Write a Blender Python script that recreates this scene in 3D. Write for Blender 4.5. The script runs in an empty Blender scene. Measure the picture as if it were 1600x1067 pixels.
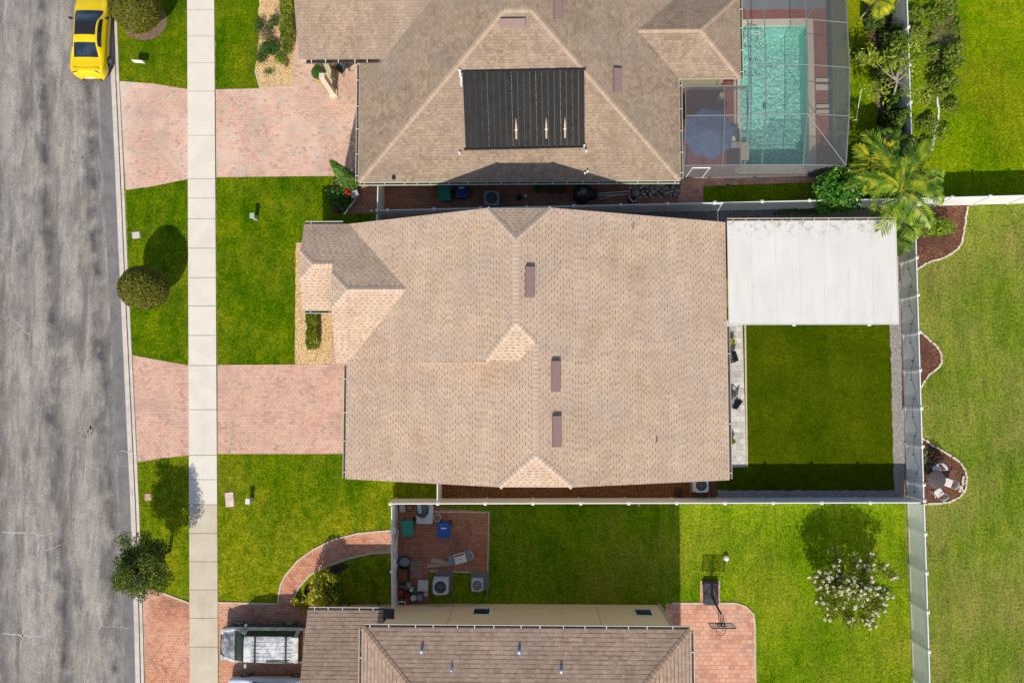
import bpy, bmesh, math, random
import numpy as np
from mathutils import Vector, Matrix
random.seed(7); RNG = np.random.default_rng(11)
S = bpy.context.scene
COL = S.collection
R_ = math.radians
# ------------------------------------------------------------ camera (drone, 28 mm, looking almost straight down)
FPX, HC, NAD = 1244.0, 43.0, (830.0, 606.0)
_d = Vector((NAD[0]-800, -(NAD[1]-533.5), -FPX)).normalized()
_ez = -_d
_ex = (Vector((1, 0, 0)) - _ez.x*_ez).normalized()
_ey = _ez.cross(_ex)
ROT = Matrix((_ex, _ey, _ez))
cd = bpy.data.cameras.new('camera'); cam = bpy.data.objects.new('camera', cd); COL.objects.link(cam)
cam.matrix_world = Matrix.Translation((0, 0, HC)) @ ROT.to_4x4()
cd.sensor_width = 36; cd.lens = FPX/1600*36; cd.clip_start = .5; cd.clip_end = 3000
S.camera = cam
# ------------------------------------------------------------ sky, sun, exposure
SUN_EL = R_(45.5)
SUN_DX = .085                      # shadows run up the picture and slightly right
w = bpy.data.worlds.new('World'); S.world = w; w.use_nodes = True
wn = w.node_tree; sky = wn.nodes.new('ShaderNodeTexSky'); sky.sky_type = 'NISHITA'; sky.sun_disc = False
sky.sun_elevation = SUN_EL; sky.sun_rotation = math.pi + math.atan(SUN_DX); sky.air_density = 1; sky.dust_density = 1.2
wn.links.new(sky.outputs[0], wn.nodes['Background'].inputs[0]); wn.nodes['Background'].inputs[1].default_value = .12
sl = bpy.data.lights.new('sun', 'SUN'); sl.energy = 3.75; sl.angle = R_(.55); sl.color = (1, .935, .83)
so = bpy.data.objects.new('sun', sl); COL.objects.link(so)
_l = Vector((SUN_DX, 1, -math.tan(SUN_EL)*math.hypot(1, SUN_DX)))
so.rotation_euler = _l.to_track_quat('-Z', 'Y').to_euler(); so.location = (0, -30, 40)
S.view_settings.view_transform = 'Standard'; S.view_settings.look = 'None'; S.view_settings.exposure = 0.12; S.view_settings.gamma = 1

def g(px, py, z=0.0):
    """survey point: photo pixel at a known height -> world"""
    c = ROT @ Vector((px-800, -(py-533.5), -FPX))
    t = (HC-z)/(-c.z)
    return Vector((c.x*t, c.y*t, z))
def G(pts, z=0.0): return [g(x, y, z) for x, y in pts]

# ------------------------------------------------------------ naming helpers
def tag(o, label=None, cat=None, group=None, kind=None):
    if label: o['label'] = label
    if cat: o['category'] = cat
    if group: o['group'] = group
    if kind: o['kind'] = kind
    return o
def thing(name, label, cat, loc=(0, 0, 0), rz=0, group=None):
    o = bpy.data.objects.new(name, None); COL.objects.link(o); o.location = loc; o.rotation_euler.z = rz
    o.empty_display_size = .3
    return tag(o, label, cat, group)
def dup(root, loc, rz, label, group=None):
    r = root.copy(); COL.objects.link(r); r.location = loc; r.rotation_euler.z = rz; r['label'] = label
    if group: r['group'] = group
    for ch in list(root.children):
        c = ch.copy(); COL.objects.link(c); c.parent = r
        for gg in list(ch.children):
            d = gg.copy(); COL.objects.link(d); d.parent = c
    return r

class MB:
    def __init__(s): s.v = []; s.f = []; s.m = []; s.uv = {}; s.smooth = set(); s.cuts = []
    def cut(s): s.cuts.append(len(s.f)); return s
    def face(s, pts, m=0, uv=None, smooth=False):
        b = len(s.v); s.v += [tuple(p) for p in pts]; s.f.append(tuple(range(b, b+len(pts)))); s.m.append(m)
        if uv: s.uv[len(s.f)-1] = uv
        if smooth: s.smooth.add(len(s.f)-1)
        return s
    def mesh(s, vs, fs, m=0, smooth=False):
        b = len(s.v); s.v += [tuple(p) for p in vs]
        for f in fs:
            s.f.append(tuple(b+i for i in f)); s.m.append(m)
            if smooth: s.smooth.add(len(s.f)-1)
        return s
    def box(s, c, size, rz=0, m=0, bev=0, tilt=None):
        hx, hy, hz = size[0]/2, size[1]/2, size[2]/2
        if bev <= 0:
            vs = [(sx*hx, sy*hy, sz*hz) for sz in (-1, 1) for sx, sy in ((-1, -1), (1, -1), (1, 1), (-1, 1))]
            fs = [(3, 2, 1, 0), (4, 5, 6, 7), (0, 1, 5, 4), (1, 2, 6, 5), (2, 3, 7, 6), (3, 0, 4, 7)]
        else:
            b = min(bev, hx*.9, hy*.9, hz*.9); rings = []
            for z, ins in ((-hz, b), (-hz+b, 0), (hz-b, 0), (hz-b*.3, b*.3), (hz, b)):
                x, y = hx-ins, hy-ins; q = min(max(b, ins), x*.9, y*.9)
                rings.append([(x-q, -y, z), (x, -y+q, z), (x, y-q, z), (x-q, y, z), (-x+q, y, z), (-x, y-q, z), (-x, -y+q, z), (-x+q, -y, z)])
            vs = [p for r in rings for p in r]; fs = [tuple(range(7, -1, -1))]
            for k in range(len(rings)-1):
                for i in range(8): fs.append((k*8+i, k*8+(i+1) % 8, (k+1)*8+(i+1) % 8, (k+1)*8+i))
            fs.append(tuple(range((len(rings)-1)*8, len(rings)*8)))
        M = Matrix.Translation(c) @ Matrix.Rotation(rz, 4, 'Z')
        if tilt: M = M @ Matrix.Rotation(tilt[0], 4, 'X') @ Matrix.Rotation(tilt[1], 4, 'Y')
        return s.mesh([M @ Vector(v) for v in vs], fs, m)
    def tube(s, pts, r, n=8, m=0, r2=None, smooth=True, cap=True):
        pts = [Vector(p) for p in pts]; vs = []; L = len(pts)
        for i, p in enumerate(pts):
            t = (pts[min(i+1, L-1)]-pts[max(i-1, 0)]).normalized()
            up = Vector((0, 0, 1)) if abs(t.z) < .9 else Vector((1, 0, 0))
            a = t.cross(up).normalized(); b = t.cross(a)
            rr = r if r2 is None else r+(r2-r)*i/(L-1)
            vs += [p+a*math.cos(2*math.pi*k/n)*rr+b*math.sin(2*math.pi*k/n)*rr for k in range(n)]
        fs = [(i*n+k, i*n+(k+1) % n, (i+1)*n+(k+1) % n, (i+1)*n+k) for i in range(L-1) for k in range(n)]
        s.mesh(vs, fs, m, smooth)
        if cap: s.mesh([vs[k] for k in range(n)], [tuple(range(n))], m); s.mesh([vs[(L-1)*n+k] for k in range(n)], [tuple(range(n-1, -1, -1))], m)
        return s
    def lathe(s, prof, c=(0, 0, 0), n=20, m=0, smooth=True, sx=1, sy=1):
        vs = []
        for r, z in prof: vs += [(c[0]+r*sx*math.cos(2*math.pi*k/n), c[1]+r*sy*math.sin(2*math.pi*k/n), c[2]+z) for k in range(n)]
        fs = [(i*n+k, i*n+(k+1) % n, (i+1)*n+(k+1) % n, (i+1)*n+k) for i in range(len(prof)-1) for k in range(n)]
        s.mesh(vs, fs, m, smooth)
        s.mesh([vs[(len(prof)-1)*n+k] for k in range(n)], [tuple(range(n))], m)
        return s
    def prism(s, poly, z0, z1, m=0, ms=None):
        n = len(poly); A = [(p[0], p[1], z0) for p in poly]; B = [(p[0], p[1], z1) for p in poly]
        s.mesh(B, [tuple(range(n))], m)
        s.mesh(A+B, [(i, (i+1) % n, n+(i+1) % n, n+i) for i in range(n)], m if ms is None else ms)
        return s
    def build(s, name, mats, parent=None, fix=False):
        if len(s.cuts) > 1 or (s.cuts and s.cuts[0] < len(s.f)):
            out = []; cs = [0]+s.cuts+([len(s.f)] if s.cuts[-1] < len(s.f) else [])
            for a, b in zip(cs, cs[1:]):
                if b <= a: continue
                q = MB(); mp = {}
                for fi in range(a, b):
                    idx = []
                    for vi in s.f[fi]:
                        if vi not in mp: mp[vi] = len(q.v); q.v.append(s.v[vi])
                        idx.append(mp[vi])
                    q.f.append(tuple(idx)); q.m.append(s.m[fi])
                    if fi in s.uv: q.uv[len(q.f)-1] = s.uv[fi]
                    if fi in s.smooth: q.smooth.add(len(q.f)-1)
                out.append(q.build(name, mats, parent, fix))
            return out
        me = bpy.data.meshes.new(name); me.from_pydata([tuple(v) for v in s.v], [], s.f)
        mats = mats if isinstance(mats, (list, tuple)) else [mats]
        for m in mats: me.materials.append(m)
        me.polygons.foreach_set('material_index', s.m)
        if s.uv:
            ul = me.uv_layers.new(name='UVMap')
            for fi, uvs in s.uv.items():
                for li, uvv in zip(me.polygons[fi].loop_indices, uvs): ul.data[li].uv = uvv
        for i in s.smooth: me.polygons[i].use_smooth = True
        if fix:
            bm = bmesh.new(); bm.from_mesh(me); bmesh.ops.remove_doubles(bm, verts=bm.verts, dist=1e-5)
            bmesh.ops.recalc_face_normals(bm, faces=bm.faces); bm.to_mesh(me); bm.free()
        o = bpy.data.objects.new(name, me); COL.objects.link(o)
        if parent: o.parent = parent
        return o
def struct(name, mb, mats, **k): return tag(mb.build(name, mats), kind='structure')

# ------------------------------------------------------------ material helpers
class NT:
    def __init__(s, name, rough=.8, spec=.3):
        s.m = bpy.data.materials.new(name); s.m.use_nodes = True; s.t = s.m.node_tree
        s.b = s.t.nodes['Principled BSDF']; s.out = s.t.nodes['Material Output']
        s.b.inputs['Roughness'].default_value = rough; s.b.inputs['Specular IOR Level'].default_value = spec
        s._g = None
    def nd(s, t, **kw):
        n = s.t.nodes.new('ShaderNode'+t)
        for k, v in kw.items(): setattr(n, k, v)
        return n
    def L(s, a, b): s.t.links.new(a, b)
    def put(s, sock, v):
        if isinstance(v, bpy.types.NodeSocket): s.L(v, sock)
        elif v is not None:
            if hasattr(sock.default_value, '__len__') and not hasattr(v, '__len__'): v = [v]*len(sock.default_value)
            if hasattr(v, '__len__') and len(v) == 3 and len(sock.default_value) == 4: v = (*v, 1)
            sock.default_value = v
    def pos(s):
        if not s._g: s._g = s.nd('TexCoord')
        return s._g.outputs['Object']
    def uv(s):
        if not s._g: s._g = s.nd('TexCoord')
        return s._g.outputs['UV']
    def map(s, v, scale=(1, 1, 1), rot=(0, 0, 0), loc=(0, 0, 0)):
        n = s.nd('Mapping'); s.L(v, n.inputs[0]); n.inputs['Scale'].default_value = scale; n.inputs['Rotation'].default_value = rot; n.inputs['Location'].default_value = loc
        return n.outputs[0]
    def noise(s, scale, detail=3, rough=.55, v=None, dist=0):
        n = s.nd('TexNoise'); s.L(v or s.pos(), n.inputs['Vector']); n.inputs['Scale'].default_value = scale
        n.inputs['Detail'].default_value = detail; n.inputs['Roughness'].default_value = rough; n.inputs['Distortion'].default_value = dist
        return n.outputs['Fac']
    def vor(s, scale, v=None, out='Color', feat='F1'):
        n = s.nd('TexVoronoi', feature=feat); s.L(v or s.pos(), n.inputs['Vector']); n.inputs['Scale'].default_value = scale
        return n.outputs[out]
    def ramp(s, f, stops):
        n = s.nd('ValToRGB'); s.put(n.inputs[0], f); cr = n.color_ramp
        while len(cr.elements) < len(stops): cr.elements.new(.5)
        for e, (p, c) in zip(cr.elements, stops):
            e.position = p; e.color = (*c, 1) if hasattr(c, '__len__') else (c, c, c, 1)
        return n.outputs[0]
    def mix(s, f, a, b, mode='MIX'):
        n = s.nd('MixRGB', blend_type=mode); s.put(n.inputs[0], f); s.put(n.inputs[1], a); s.put(n.inputs[2], b); return n.outputs[0]
    def M(s, op, a, b=None, c=None, clamp=False):
        n = s.nd('Math', operation=op); n.use_clamp = clamp
        s.put(n.inputs[0], a)
        if b is not None: s.put(n.inputs[1], b)
        if c is not None: s.put(n.inputs[2], c)
        return n.outputs[0]
    def sep(s, v):
        n = s.nd('SeparateXYZ'); s.L(v, n.inputs[0]); return n.outputs
    def comb(s, x, y, z=0):
        n = s.nd('CombineXYZ'); s.put(n.inputs[0], x); s.put(n.inputs[1], y); s.put(n.inputs[2], z); return n.outputs[0]
    def bump(s, h, strength=.5, dist=.02):
        n = s.nd('Bump'); s.L(h, n.inputs['Height']); n.inputs['Strength'].default_value = strength; n.inputs['Distance'].default_value = dist
        s.L(n.outputs[0], s.b.inputs['Normal'])
    def col(s, c): s.put(s.b.inputs['Base Color'], c); return s
def srgb(*c):
    return tuple((x/255/12.92 if x/255 <= .04045 else ((x/255+.055)/1.055)**2.4) for x in c)
def mul(c, k): return tuple(x*k for x in c)
_mc = {}
def mat(name, c, rough=.6, metal=0, var=.12, scale=3, spec=.4):
    if name in _mc: return _mc[name]
    n = NT(name, rough, spec)
    f = n.noise(scale, 4, .6)
    n.col(n.ramp(f, [(.3, mul(c, 1-var)), (.7, mul(c, 1+var*.6))])); n.b.inputs['Metallic'].default_value = metal
    _mc[name] = n.m; return n.m

def grass(name, dark, mid, light, dry=None, patch=.35, drymix=.5, bump=.9, stripes=0, con=1.0):
    n = NT(name, .95, .0)
    big = n.noise(patch, 4, .6); med = n.noise(2.2, 4, .65); fine = n.noise(8, 3, .8); vf = n.noise(26, 2, .8)
    c = n.ramp(n.M('ADD', n.M('MULTIPLY', big, .55), n.M('MULTIPLY', med, .45)), [(.36, dark), (.5, mid), (.64, light)])
    if dry:
        dn = n.noise(patch*.55, 5, .65, v=n.map(n.pos(), loc=(13, 7, 0)))
        c = n.mix(n.M('MULTIPLY', n.ramp(dn, [(.45, 0), (.66, 1)]), drymix), c, dry)
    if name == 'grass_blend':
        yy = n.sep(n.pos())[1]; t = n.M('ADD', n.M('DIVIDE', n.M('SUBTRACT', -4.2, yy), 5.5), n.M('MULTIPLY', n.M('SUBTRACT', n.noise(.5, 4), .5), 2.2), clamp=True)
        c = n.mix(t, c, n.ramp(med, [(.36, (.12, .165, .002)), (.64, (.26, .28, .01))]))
    if name in ('grass_field', 'grass_yellowish', 'grass_north'):      # mowing passes and thin clumps
        mw = n.noise(1, 5, .75, v=n.map(n.pos(), (1.6, .35, 1), (0, 0, .5)), dist=1.6)
        c = n.mix(1, c, n.ramp(mw, [(.36, (.72, .80, .8)), (.5, (1, 1, 1)), (.66, (1.22, 1.12, 1.1))]), 'MULTIPLY')
    if name in ('grass_front', 'grass_blend'):
        mw = n.noise(1, 4, .7, v=n.map(n.pos(), (1.1, .4, 1), (0, 0, -.05)), dist=.8)
        c = n.mix(1, c, n.ramp(mw, [(.38, (.70, .84, .9)), (.5, (1, 1, 1)), (.66, (1.3, 1.12, 1.1))]), 'MULTIPLY')
    if stripes:
        sx = n.sep(n.pos())[0]; st = n.M('SINE', n.M('MULTIPLY', n.M('ADD', sx, n.M('MULTIPLY', n.noise(.4), .8)), 5.2))
        c = n.mix(n.M('MULTIPLY', n.M('MULTIPLY_ADD', st, .5, .5), stripes), c, (.0, .0, .0), 'MIX')
    q = .88*con; sh = n.ramp(n.M('ADD', n.M('MULTIPLY', fine, .5), n.M('MULTIPLY', vf, .5)), [(.36, 1.06-q), (.5, 1.06), (.64, 1.06+q)])
    c = n.mix(1, c, sh, 'MULTIPLY')
    n.col(c); n.bump(n.M('ADD', n.M('MULTIPLY', fine, .7), vf), bump, .05)
    return n.m
def speck(name, cols, scale, rough=.9, bump=.8, edge=.5, big=None, dist=.03):
    """loose stones, bark or shells: cells of their own colour with dark gaps"""
    n = NT(name, rough, .2)
    v = n.map(n.pos(), scale=(1, 1, .3)); jit = n.nd('VectorMath', operation='MULTIPLY_ADD')
    nn = n.nd('TexNoise'); n.L(n.pos(), nn.inputs['Vector']); nn.inputs['Scale'].default_value = 9
    n.L(nn.outputs['Color'], jit.inputs[0]); jit.inputs[1].default_value = (.08, .08, 0); n.L(v, jit.inputs[2])
    vc = n.vor(scale, jit.outputs[0]); d = n.vor(scale, jit.outputs[0], 'Distance')
    r = n.sep(vc)[0]
    k = len(cols); c = n.ramp(r, [((i+.5)/k, cols[i]) for i in range(k)])
    if big: c = n.mix(n.ramp(n.noise(.8, 4), [(.42, 0), (.62, .7)]), c, big)
    c = n.mix(n.ramp(d, [(.25, 0), (.75, edge)]), c, mul(cols[0], .25))
    n.col(c); n.bump(n.M('SUBTRACT', 1, d), bump, dist)
    return n.m
def pavers(name, cols, mortar, mortar2=None, bw=.23, bh=.15, rot=0, dirt=None, dirtamt=.5, ck=.34, pale_x=None):
    n = NT(name, .85, .25)
    v = n.map(n.pos(), rot=(0, 0, rot)); x, y, _ = n.sep(v)
    yy = n.M('DIVIDE', y, bh); row = n.M('FLOOR', yy); fy = n.M('FRACT', yy)
    xx = n.M('ADD', n.M('DIVIDE', x, bw), n.M('MULTIPLY', row, .47)); cell = n.M('FLOOR', xx); fx = n.M('FRACT', xx)
    wn_ = n.nd('TexWhiteNoise', noise_dimensions='2D'); n.L(n.comb(cell, row), wn_.inputs['Vector']); r = wn_.outputs['Value']
    k = len(cols); blend = n.M('ADD', n.M('MULTIPLY', r, ck), n.M('MULTIPLY', n.noise(.9, 5, .65), 1-ck))
    c = n.ramp(blend, [(.22+.56*i/(k-1), cols[i]) for i in range(k)])
    c = n.mix(.13, c, (.66, .58, .50)) if 'pink' in name else c
    c = n.mix(1, c, n.ramp(n.noise(12, 4, .75), [(.3, .86), (.7, 1.12)]), 'MULTIPLY')
    c = n.mix(1, c, n.ramp(n.noise(.7, 5, .65, v=n.map(n.pos(), loc=(9, 4, 0))), [(.35, .93), (.65, 1.05)]), 'MULTIPLY')
    sp_ = n.nd('TexWhiteNoise', noise_dimensions='2D'); n.L(n.comb(row, cell), sp_.inputs['Vector']); c = n.mix(n.M('MULTIPLY', n.M('GREATER_THAN', n.M('ADD', sp_.outputs['Value'], n.M('MULTIPLY', n.noise(.6, 4), .35)), 1.12), .4), c, (.26, .21, .18))
    if dirt: c = n.mix(n.M('MULTIPLY', n.ramp(n.noise(.55, 6, .68, dist=.6), [(.5, 0), (.68, 1)]), dirtamt), c, dirt)
    ex = n.M('MINIMUM', fx, n.M('SUBTRACT', 1, fx)); ey = n.M('MINIMUM', fy, n.M('SUBTRACT', 1, fy))
    e = n.M('MINIMUM', n.M('MULTIPLY', ex, bw), n.M('MULTIPLY', ey, bh))
    mo = n.M('LESS_THAN', e, .009)
    if pale_x is not None:
        px_ = n.M('SUBTRACT', 1, n.M('DIVIDE', n.M('SUBTRACT', n.M('ADD', x, n.M('MULTIPLY', n.noise(.8, 3), .8)), pale_x), 1.3), clamp=True)
        c = n.mix(n.M('MULTIPLY', px_, .35), c, (.66, .60, .55))
    mc = mortar if not mortar2 else n.mix(n.ramp(n.noise(.35, 3), [(.46, 0), (.56, 1)]), mortar, mortar2)
    mc = n.mix(px_, mc, (.86, .80, .74)) if pale_x is not None else mc
    n.col(n.mix(n.M('MULTIPLY', mo, .75), c, mc)); n.bump(n.M('SUBTRACT', 1, mo), .4, .01)
    return n.m
def shingles(name, cols, dash, h=.15, wd=.31, frac=.5, lineall=0.0, dashk=.62, tone=None, thick=.2, stain=None, cellk=.5, blotch=True):
    n = NT(name, .95, .15)
    u, v, _ = n.sep(n.uv()); yy = n.M('DIVIDE', v, h); row = n.M('FLOOR', yy); fy = n.M('FRACT', yy)
    rw = n.nd('TexWhiteNoise', noise_dimensions='1D'); n.L(row, rw.inputs['W'])
    xx = n.M('ADD', n.M('DIVIDE', u, wd), n.M('ADD', n.M('MULTIPLY', row, .5), n.M('MULTIPLY', rw.outputs['Value'], .5)))
    cell = n.M('FLOOR', xx); fx = n.M('FRACT', xx)
    half = n.M('FLOOR', n.M('MULTIPLY', xx, 2))
    wn_ = n.nd('TexWhiteNoise', noise_dimensions='2D'); n.L(n.comb(half, row), wn_.inputs['Vector'])
    r = wn_.outputs['Value']; k = len(cols)
    bl = n.M('ADD', n.M('MULTIPLY', r, cellk), n.M('MULTIPLY', n.noise(.5, 5, .6), 1-cellk))
    c = n.ramp(bl, [(.25+.5*i/(k-1), cols[i]) for i in range(k)])
    # courses bought in different lots: faint bands that follow the courses
    c = n.mix(1, c, n.ramp(n.noise(1, 3, .6, v=n.comb(n.M('MULTIPLY', u, .35), n.M('MULTIPLY', v, 1.1))), [(.3, .9), (.7, 1.08)]), 'MULTIPLY')
    c = n.mix(1, c, n.ramp(n.noise(11, 3, .85), [(.3, .76), (.7, 1.24)]), 'MULTIPLY')
    c = n.mix(1, c, n.ramp(n.noise(1, 5, .7, v=n.comb(n.M('MULTIPLY', u, 1.3), n.M('MULTIPLY', v, .22))), [(.32, .9), (.68, 1.07)]), 'MULTIPLY')
    c = n.mix(n.ramp(n.noise(2.2, 5, .75, dist=.4), [(.50, 0), (.68, .5)]), c, mul((1.05, .80, .62), sum(cols[0])/3))
    fr = n.M('LESS_THAN', fx, n.M('ADD', frac-.06, n.M('MULTIPLY', r, .12)))
    low = n.M('LESS_THAN', fy, thick)
    dj = n.nd('TexWhiteNoise', noise_dimensions='2D'); n.L(n.comb(cell, n.M('ADD', row, .37)), dj.inputs['Vector'])
    dk = n.M('MULTIPLY', n.M('MULTIPLY', low, n.M('MAXIMUM', fr, lineall)), n.M('MULTIPLY_ADD', dj.outputs['Value'], .75, .38), clamp=True)  # tab dashes paint the shadow under each course butt into the colour
    c = n.mix(n.ramp(n.noise(.33, 6, .7, v=n.map(n.pos(), loc=(3, 8, 1))), [(.42, 0), (.66, .4)]), c, mul((1.12, .92, .80), sum(cols[1])/3)) if blotch else c
    if stain: c = n.mix(n.ramp(n.noise(.8, 5, .7, v=n.comb(n.M('MULTIPLY', u, 1.4), n.M('MULTIPLY', v, .25))), [(.52, 0), (.75, .45)]), c, stain)
    n.col(n.mix(n.M('MULTIPLY', dk, dashk), c, dash))
    n.bump(n.M('SUBTRACT', fy, n.M('MULTIPLY', fr, .4)), .35, .012)
    return n.m
def capmat(name, c1, c2):
    n = NT(name, .95, .15); u, v, _ = n.sep(n.uv()); xx = n.M('DIVIDE', u, .2); f = n.M('FRACT', xx)
    wn_ = n.nd('TexWhiteNoise', noise_dimensions='1D'); n.L(n.M('FLOOR', xx), wn_.inputs['W'])
    c = n.mix(wn_.outputs['Value'], c1, c2); c = n.mix(n.M('MULTIPLY', n.M('LESS_THAN', f, .18), .35), c, mul(c1, .4))
    n.col(n.mix(1, c, n.ramp(n.noise(25, 3, .7), [(.3, .88), (.7, 1.1)]), 'MULTIPLY')); return n.m
def leafmat(name, cols, trans=.25, rough=.5, wi=.5, sc=1.6):
    n = NT(name, rough, .35); ge = n.nd('NewGeometry')
    r = n.M('ADD', n.M('MULTIPLY', ge.outputs['Random Per Island'], wi), n.M('MULTIPLY', n.ramp(n.noise(sc, 3, .6), [(.3, 0), (.7, 1)]), 1-wi))
    k = len(cols); c = n.ramp(r, [(.2+.6*i/(k-1), cols[i]) for i in range(k)]); n.col(c)
    tr = n.nd('BsdfTranslucent'); n.L(n.mix(1, c, (1.3, 1.4, .6), 'MULTIPLY'), tr.inputs[0])
    mx = n.nd('MixShader'); mx.inputs[0].default_value = trans; n.L(n.b.outputs[0], mx.inputs[1]); n.L(tr.outputs[0], mx.inputs[2]); n.L(mx.outputs[0], n.out.inputs[0])
    return n.m
def concrete(name, c1, c2, sc=1.2, stain=None):
    n = NT(name, .85, .25)
    c = n.ramp(n.noise(sc, 6, .65), [(.3, c1), (.7, c2)])
    c = n.mix(1, c, n.ramp(n.noise(22, 4, .7), [(.3, .92), (.7, 1.06)]), 'MULTIPLY')
    if stain: c = n.mix(n.ramp(n.noise(.5, 6, .7, dist=.5), [(.52, 0), (.72, .5)]), c, stain)
    n.col(c); n.bump(n.noise(60, 3), .2, .005); return n.m
# ============================================================ materials
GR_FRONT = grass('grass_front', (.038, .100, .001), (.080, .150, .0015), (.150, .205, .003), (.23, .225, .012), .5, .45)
GR_YELLOW = grass('grass_yellowish', (.075, .155, .002), (.135, .23, .004), (.225, .290, .008), (.30, .25, .03), .3, .45)  # yellower, drier lawn
GR_FIELD = grass('grass_field', (.105, .175, .010), (.175, .235, .020), (.245, .275, .038), (.31, .245, .075), .3, .6, stripes=.08)
GR_NORTH = grass('grass_north', (.080, .165, .001), (.150, .24, .002), (.24, .30, .006), (.28, .24, .01), .22, .5)
GR_TURF = grass('grass_turf', (.034, .060, .0005), (.052, .080, .0008), (.080, .102, .002), (.10, .11, .004), .5, .35, .5, .05, .6)
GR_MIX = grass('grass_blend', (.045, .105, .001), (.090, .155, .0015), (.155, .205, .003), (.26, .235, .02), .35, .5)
ASPH = None
CONC = concrete('walk_concrete', (.70, .63, .54), (.78, .71, .61), 1.1, (.56, .50, .41))
CONC_O = concrete('walk_concrete_aged', (.54, .46, .34), (.64, .56, .43), 1.1, (.40, .33, .24))
KERBC = concrete('kerb_concrete', (.55, .48, .41), (.70, .63, .55), 2.0, (.35, .31, .27))
CREASE = mat('kerb_dirt', (.075, .055, .045), .95, 0, .5, 4)
PV_PINK = pavers('pavers_pink', [(0.493, 0.273, 0.184), (0.672, 0.357, 0.248), (0.739, 0.441, 0.304), (0.65, 0.452, 0.331), (0.448, 0.347, 0.276)], (.38, .24, .19), (.78, .66, .58), dirt=(.36, .30, .27), dirtamt=.5, bw=.20, bh=.14, pale_x=-22.7)
PV_PINK2 = pavers('pavers_pink_clean', [(0.54, 0.28, 0.189), (0.67, 0.36, 0.252), (0.734, 0.44, 0.315), (0.648, 0.44, 0.324)], (.36, .22, .17), None, dirt=(.36, .25, .22), dirtamt=.4, bw=.20, bh=.14)
PV_RED = pavers('pavers_red', [(0.414, 0.165, 0.09), (0.575, 0.242, 0.14), (0.667, 0.33, 0.2), (0.506, 0.242, 0.15)], (.26, .12, .08), (.70, .56, .46), dirt=(.20, .11, .08), dirtamt=.4, bw=.20, bh=.14, pale_x=-21.2)
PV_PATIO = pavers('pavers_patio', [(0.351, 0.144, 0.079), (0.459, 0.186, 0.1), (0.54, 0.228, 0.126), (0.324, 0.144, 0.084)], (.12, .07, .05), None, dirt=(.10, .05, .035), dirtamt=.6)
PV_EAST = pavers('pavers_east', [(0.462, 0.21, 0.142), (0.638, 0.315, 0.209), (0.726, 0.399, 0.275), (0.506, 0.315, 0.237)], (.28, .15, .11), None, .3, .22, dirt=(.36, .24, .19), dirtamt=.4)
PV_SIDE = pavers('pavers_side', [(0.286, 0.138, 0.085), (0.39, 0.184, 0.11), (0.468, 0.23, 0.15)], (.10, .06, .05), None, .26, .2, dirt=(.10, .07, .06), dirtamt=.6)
PV_DECK = pavers('pavers_deck', [(.28, .08, .055), (.34, .11, .075), (.40, .14, .095)], (.28, .09, .06), None, .2, .1)
PV_GREY = pavers('pavers_grey', [(.36, .34, .30), (.52, .48, .43), (.68, .64, .57), (.60, .52, .44)], (.34, .31, .27), None, .34, .3)
MULCH = speck('mulch_red', [(.10, .035, .02), (.20, .075, .04), (.30, .13, .075), (.16, .07, .045), (.34, .19, .12)], 22, big=(.10, .045, .03))
MULCH_B = speck('mulch_brown', [(.16, .07, .03), (.24, .11, .045), (.30, .15, .065), (.12, .06, .03)], 20)
SOIL = speck('soil_dark', [(.05, .03, .018), (.09, .055, .03), (.12, .08, .05), (.04, .035, .015)], 18)
SOIL_L = speck('soil_light', [(.20, .12, .08), (.28, .18, .12), (.34, .23, .16)], 20)
ROCKY = speck('rock_yellow', [(0.72, 0.437, 0.17), (0.86, 0.589, 0.272), (0.92, 0.703, 0.391), (0.62, 0.323, 0.119), (0.88, 0.665, 0.425)], 16)
GRAVEL = speck('gravel_grey', [(.30, .27, .25), (.42, .39, .36), (.52, .47, .44), (.36, .30, .28)], 26, bump=.6)
GRAVEL_D = speck('gravel_side', [(.20, .19, .19), (.30, .29, .29), (.36, .34, .34)], 22, bump=.5)
ROCK_D = speck('rock_dark', [(.10, .08, .075), (.2, .17, .16), (.34, .31, .3), (.55, .52, .5)], 9, bump=1, dist=.06)
WHITE = mat('vinyl_white', (.80, .79, .77), .45, 0, .04, 2)
WHITE_P = mat('paint_white', (.82, .81, .78), .5, 0, .05, 6)
BLACK = mat('plastic_black', (.022, .022, .024), .45, 0, .3, 8)
RUBBER = mat('rubber_black', (.018, .018, .018), .8, 0, .2, 8)
GREYM = mat('metal_grey', (.36, .38, .39), .45, .3, .12, 8)
DARKG = mat('dark_grille', (.05, .055, .06), .6, .3, .3, 12)
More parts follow.
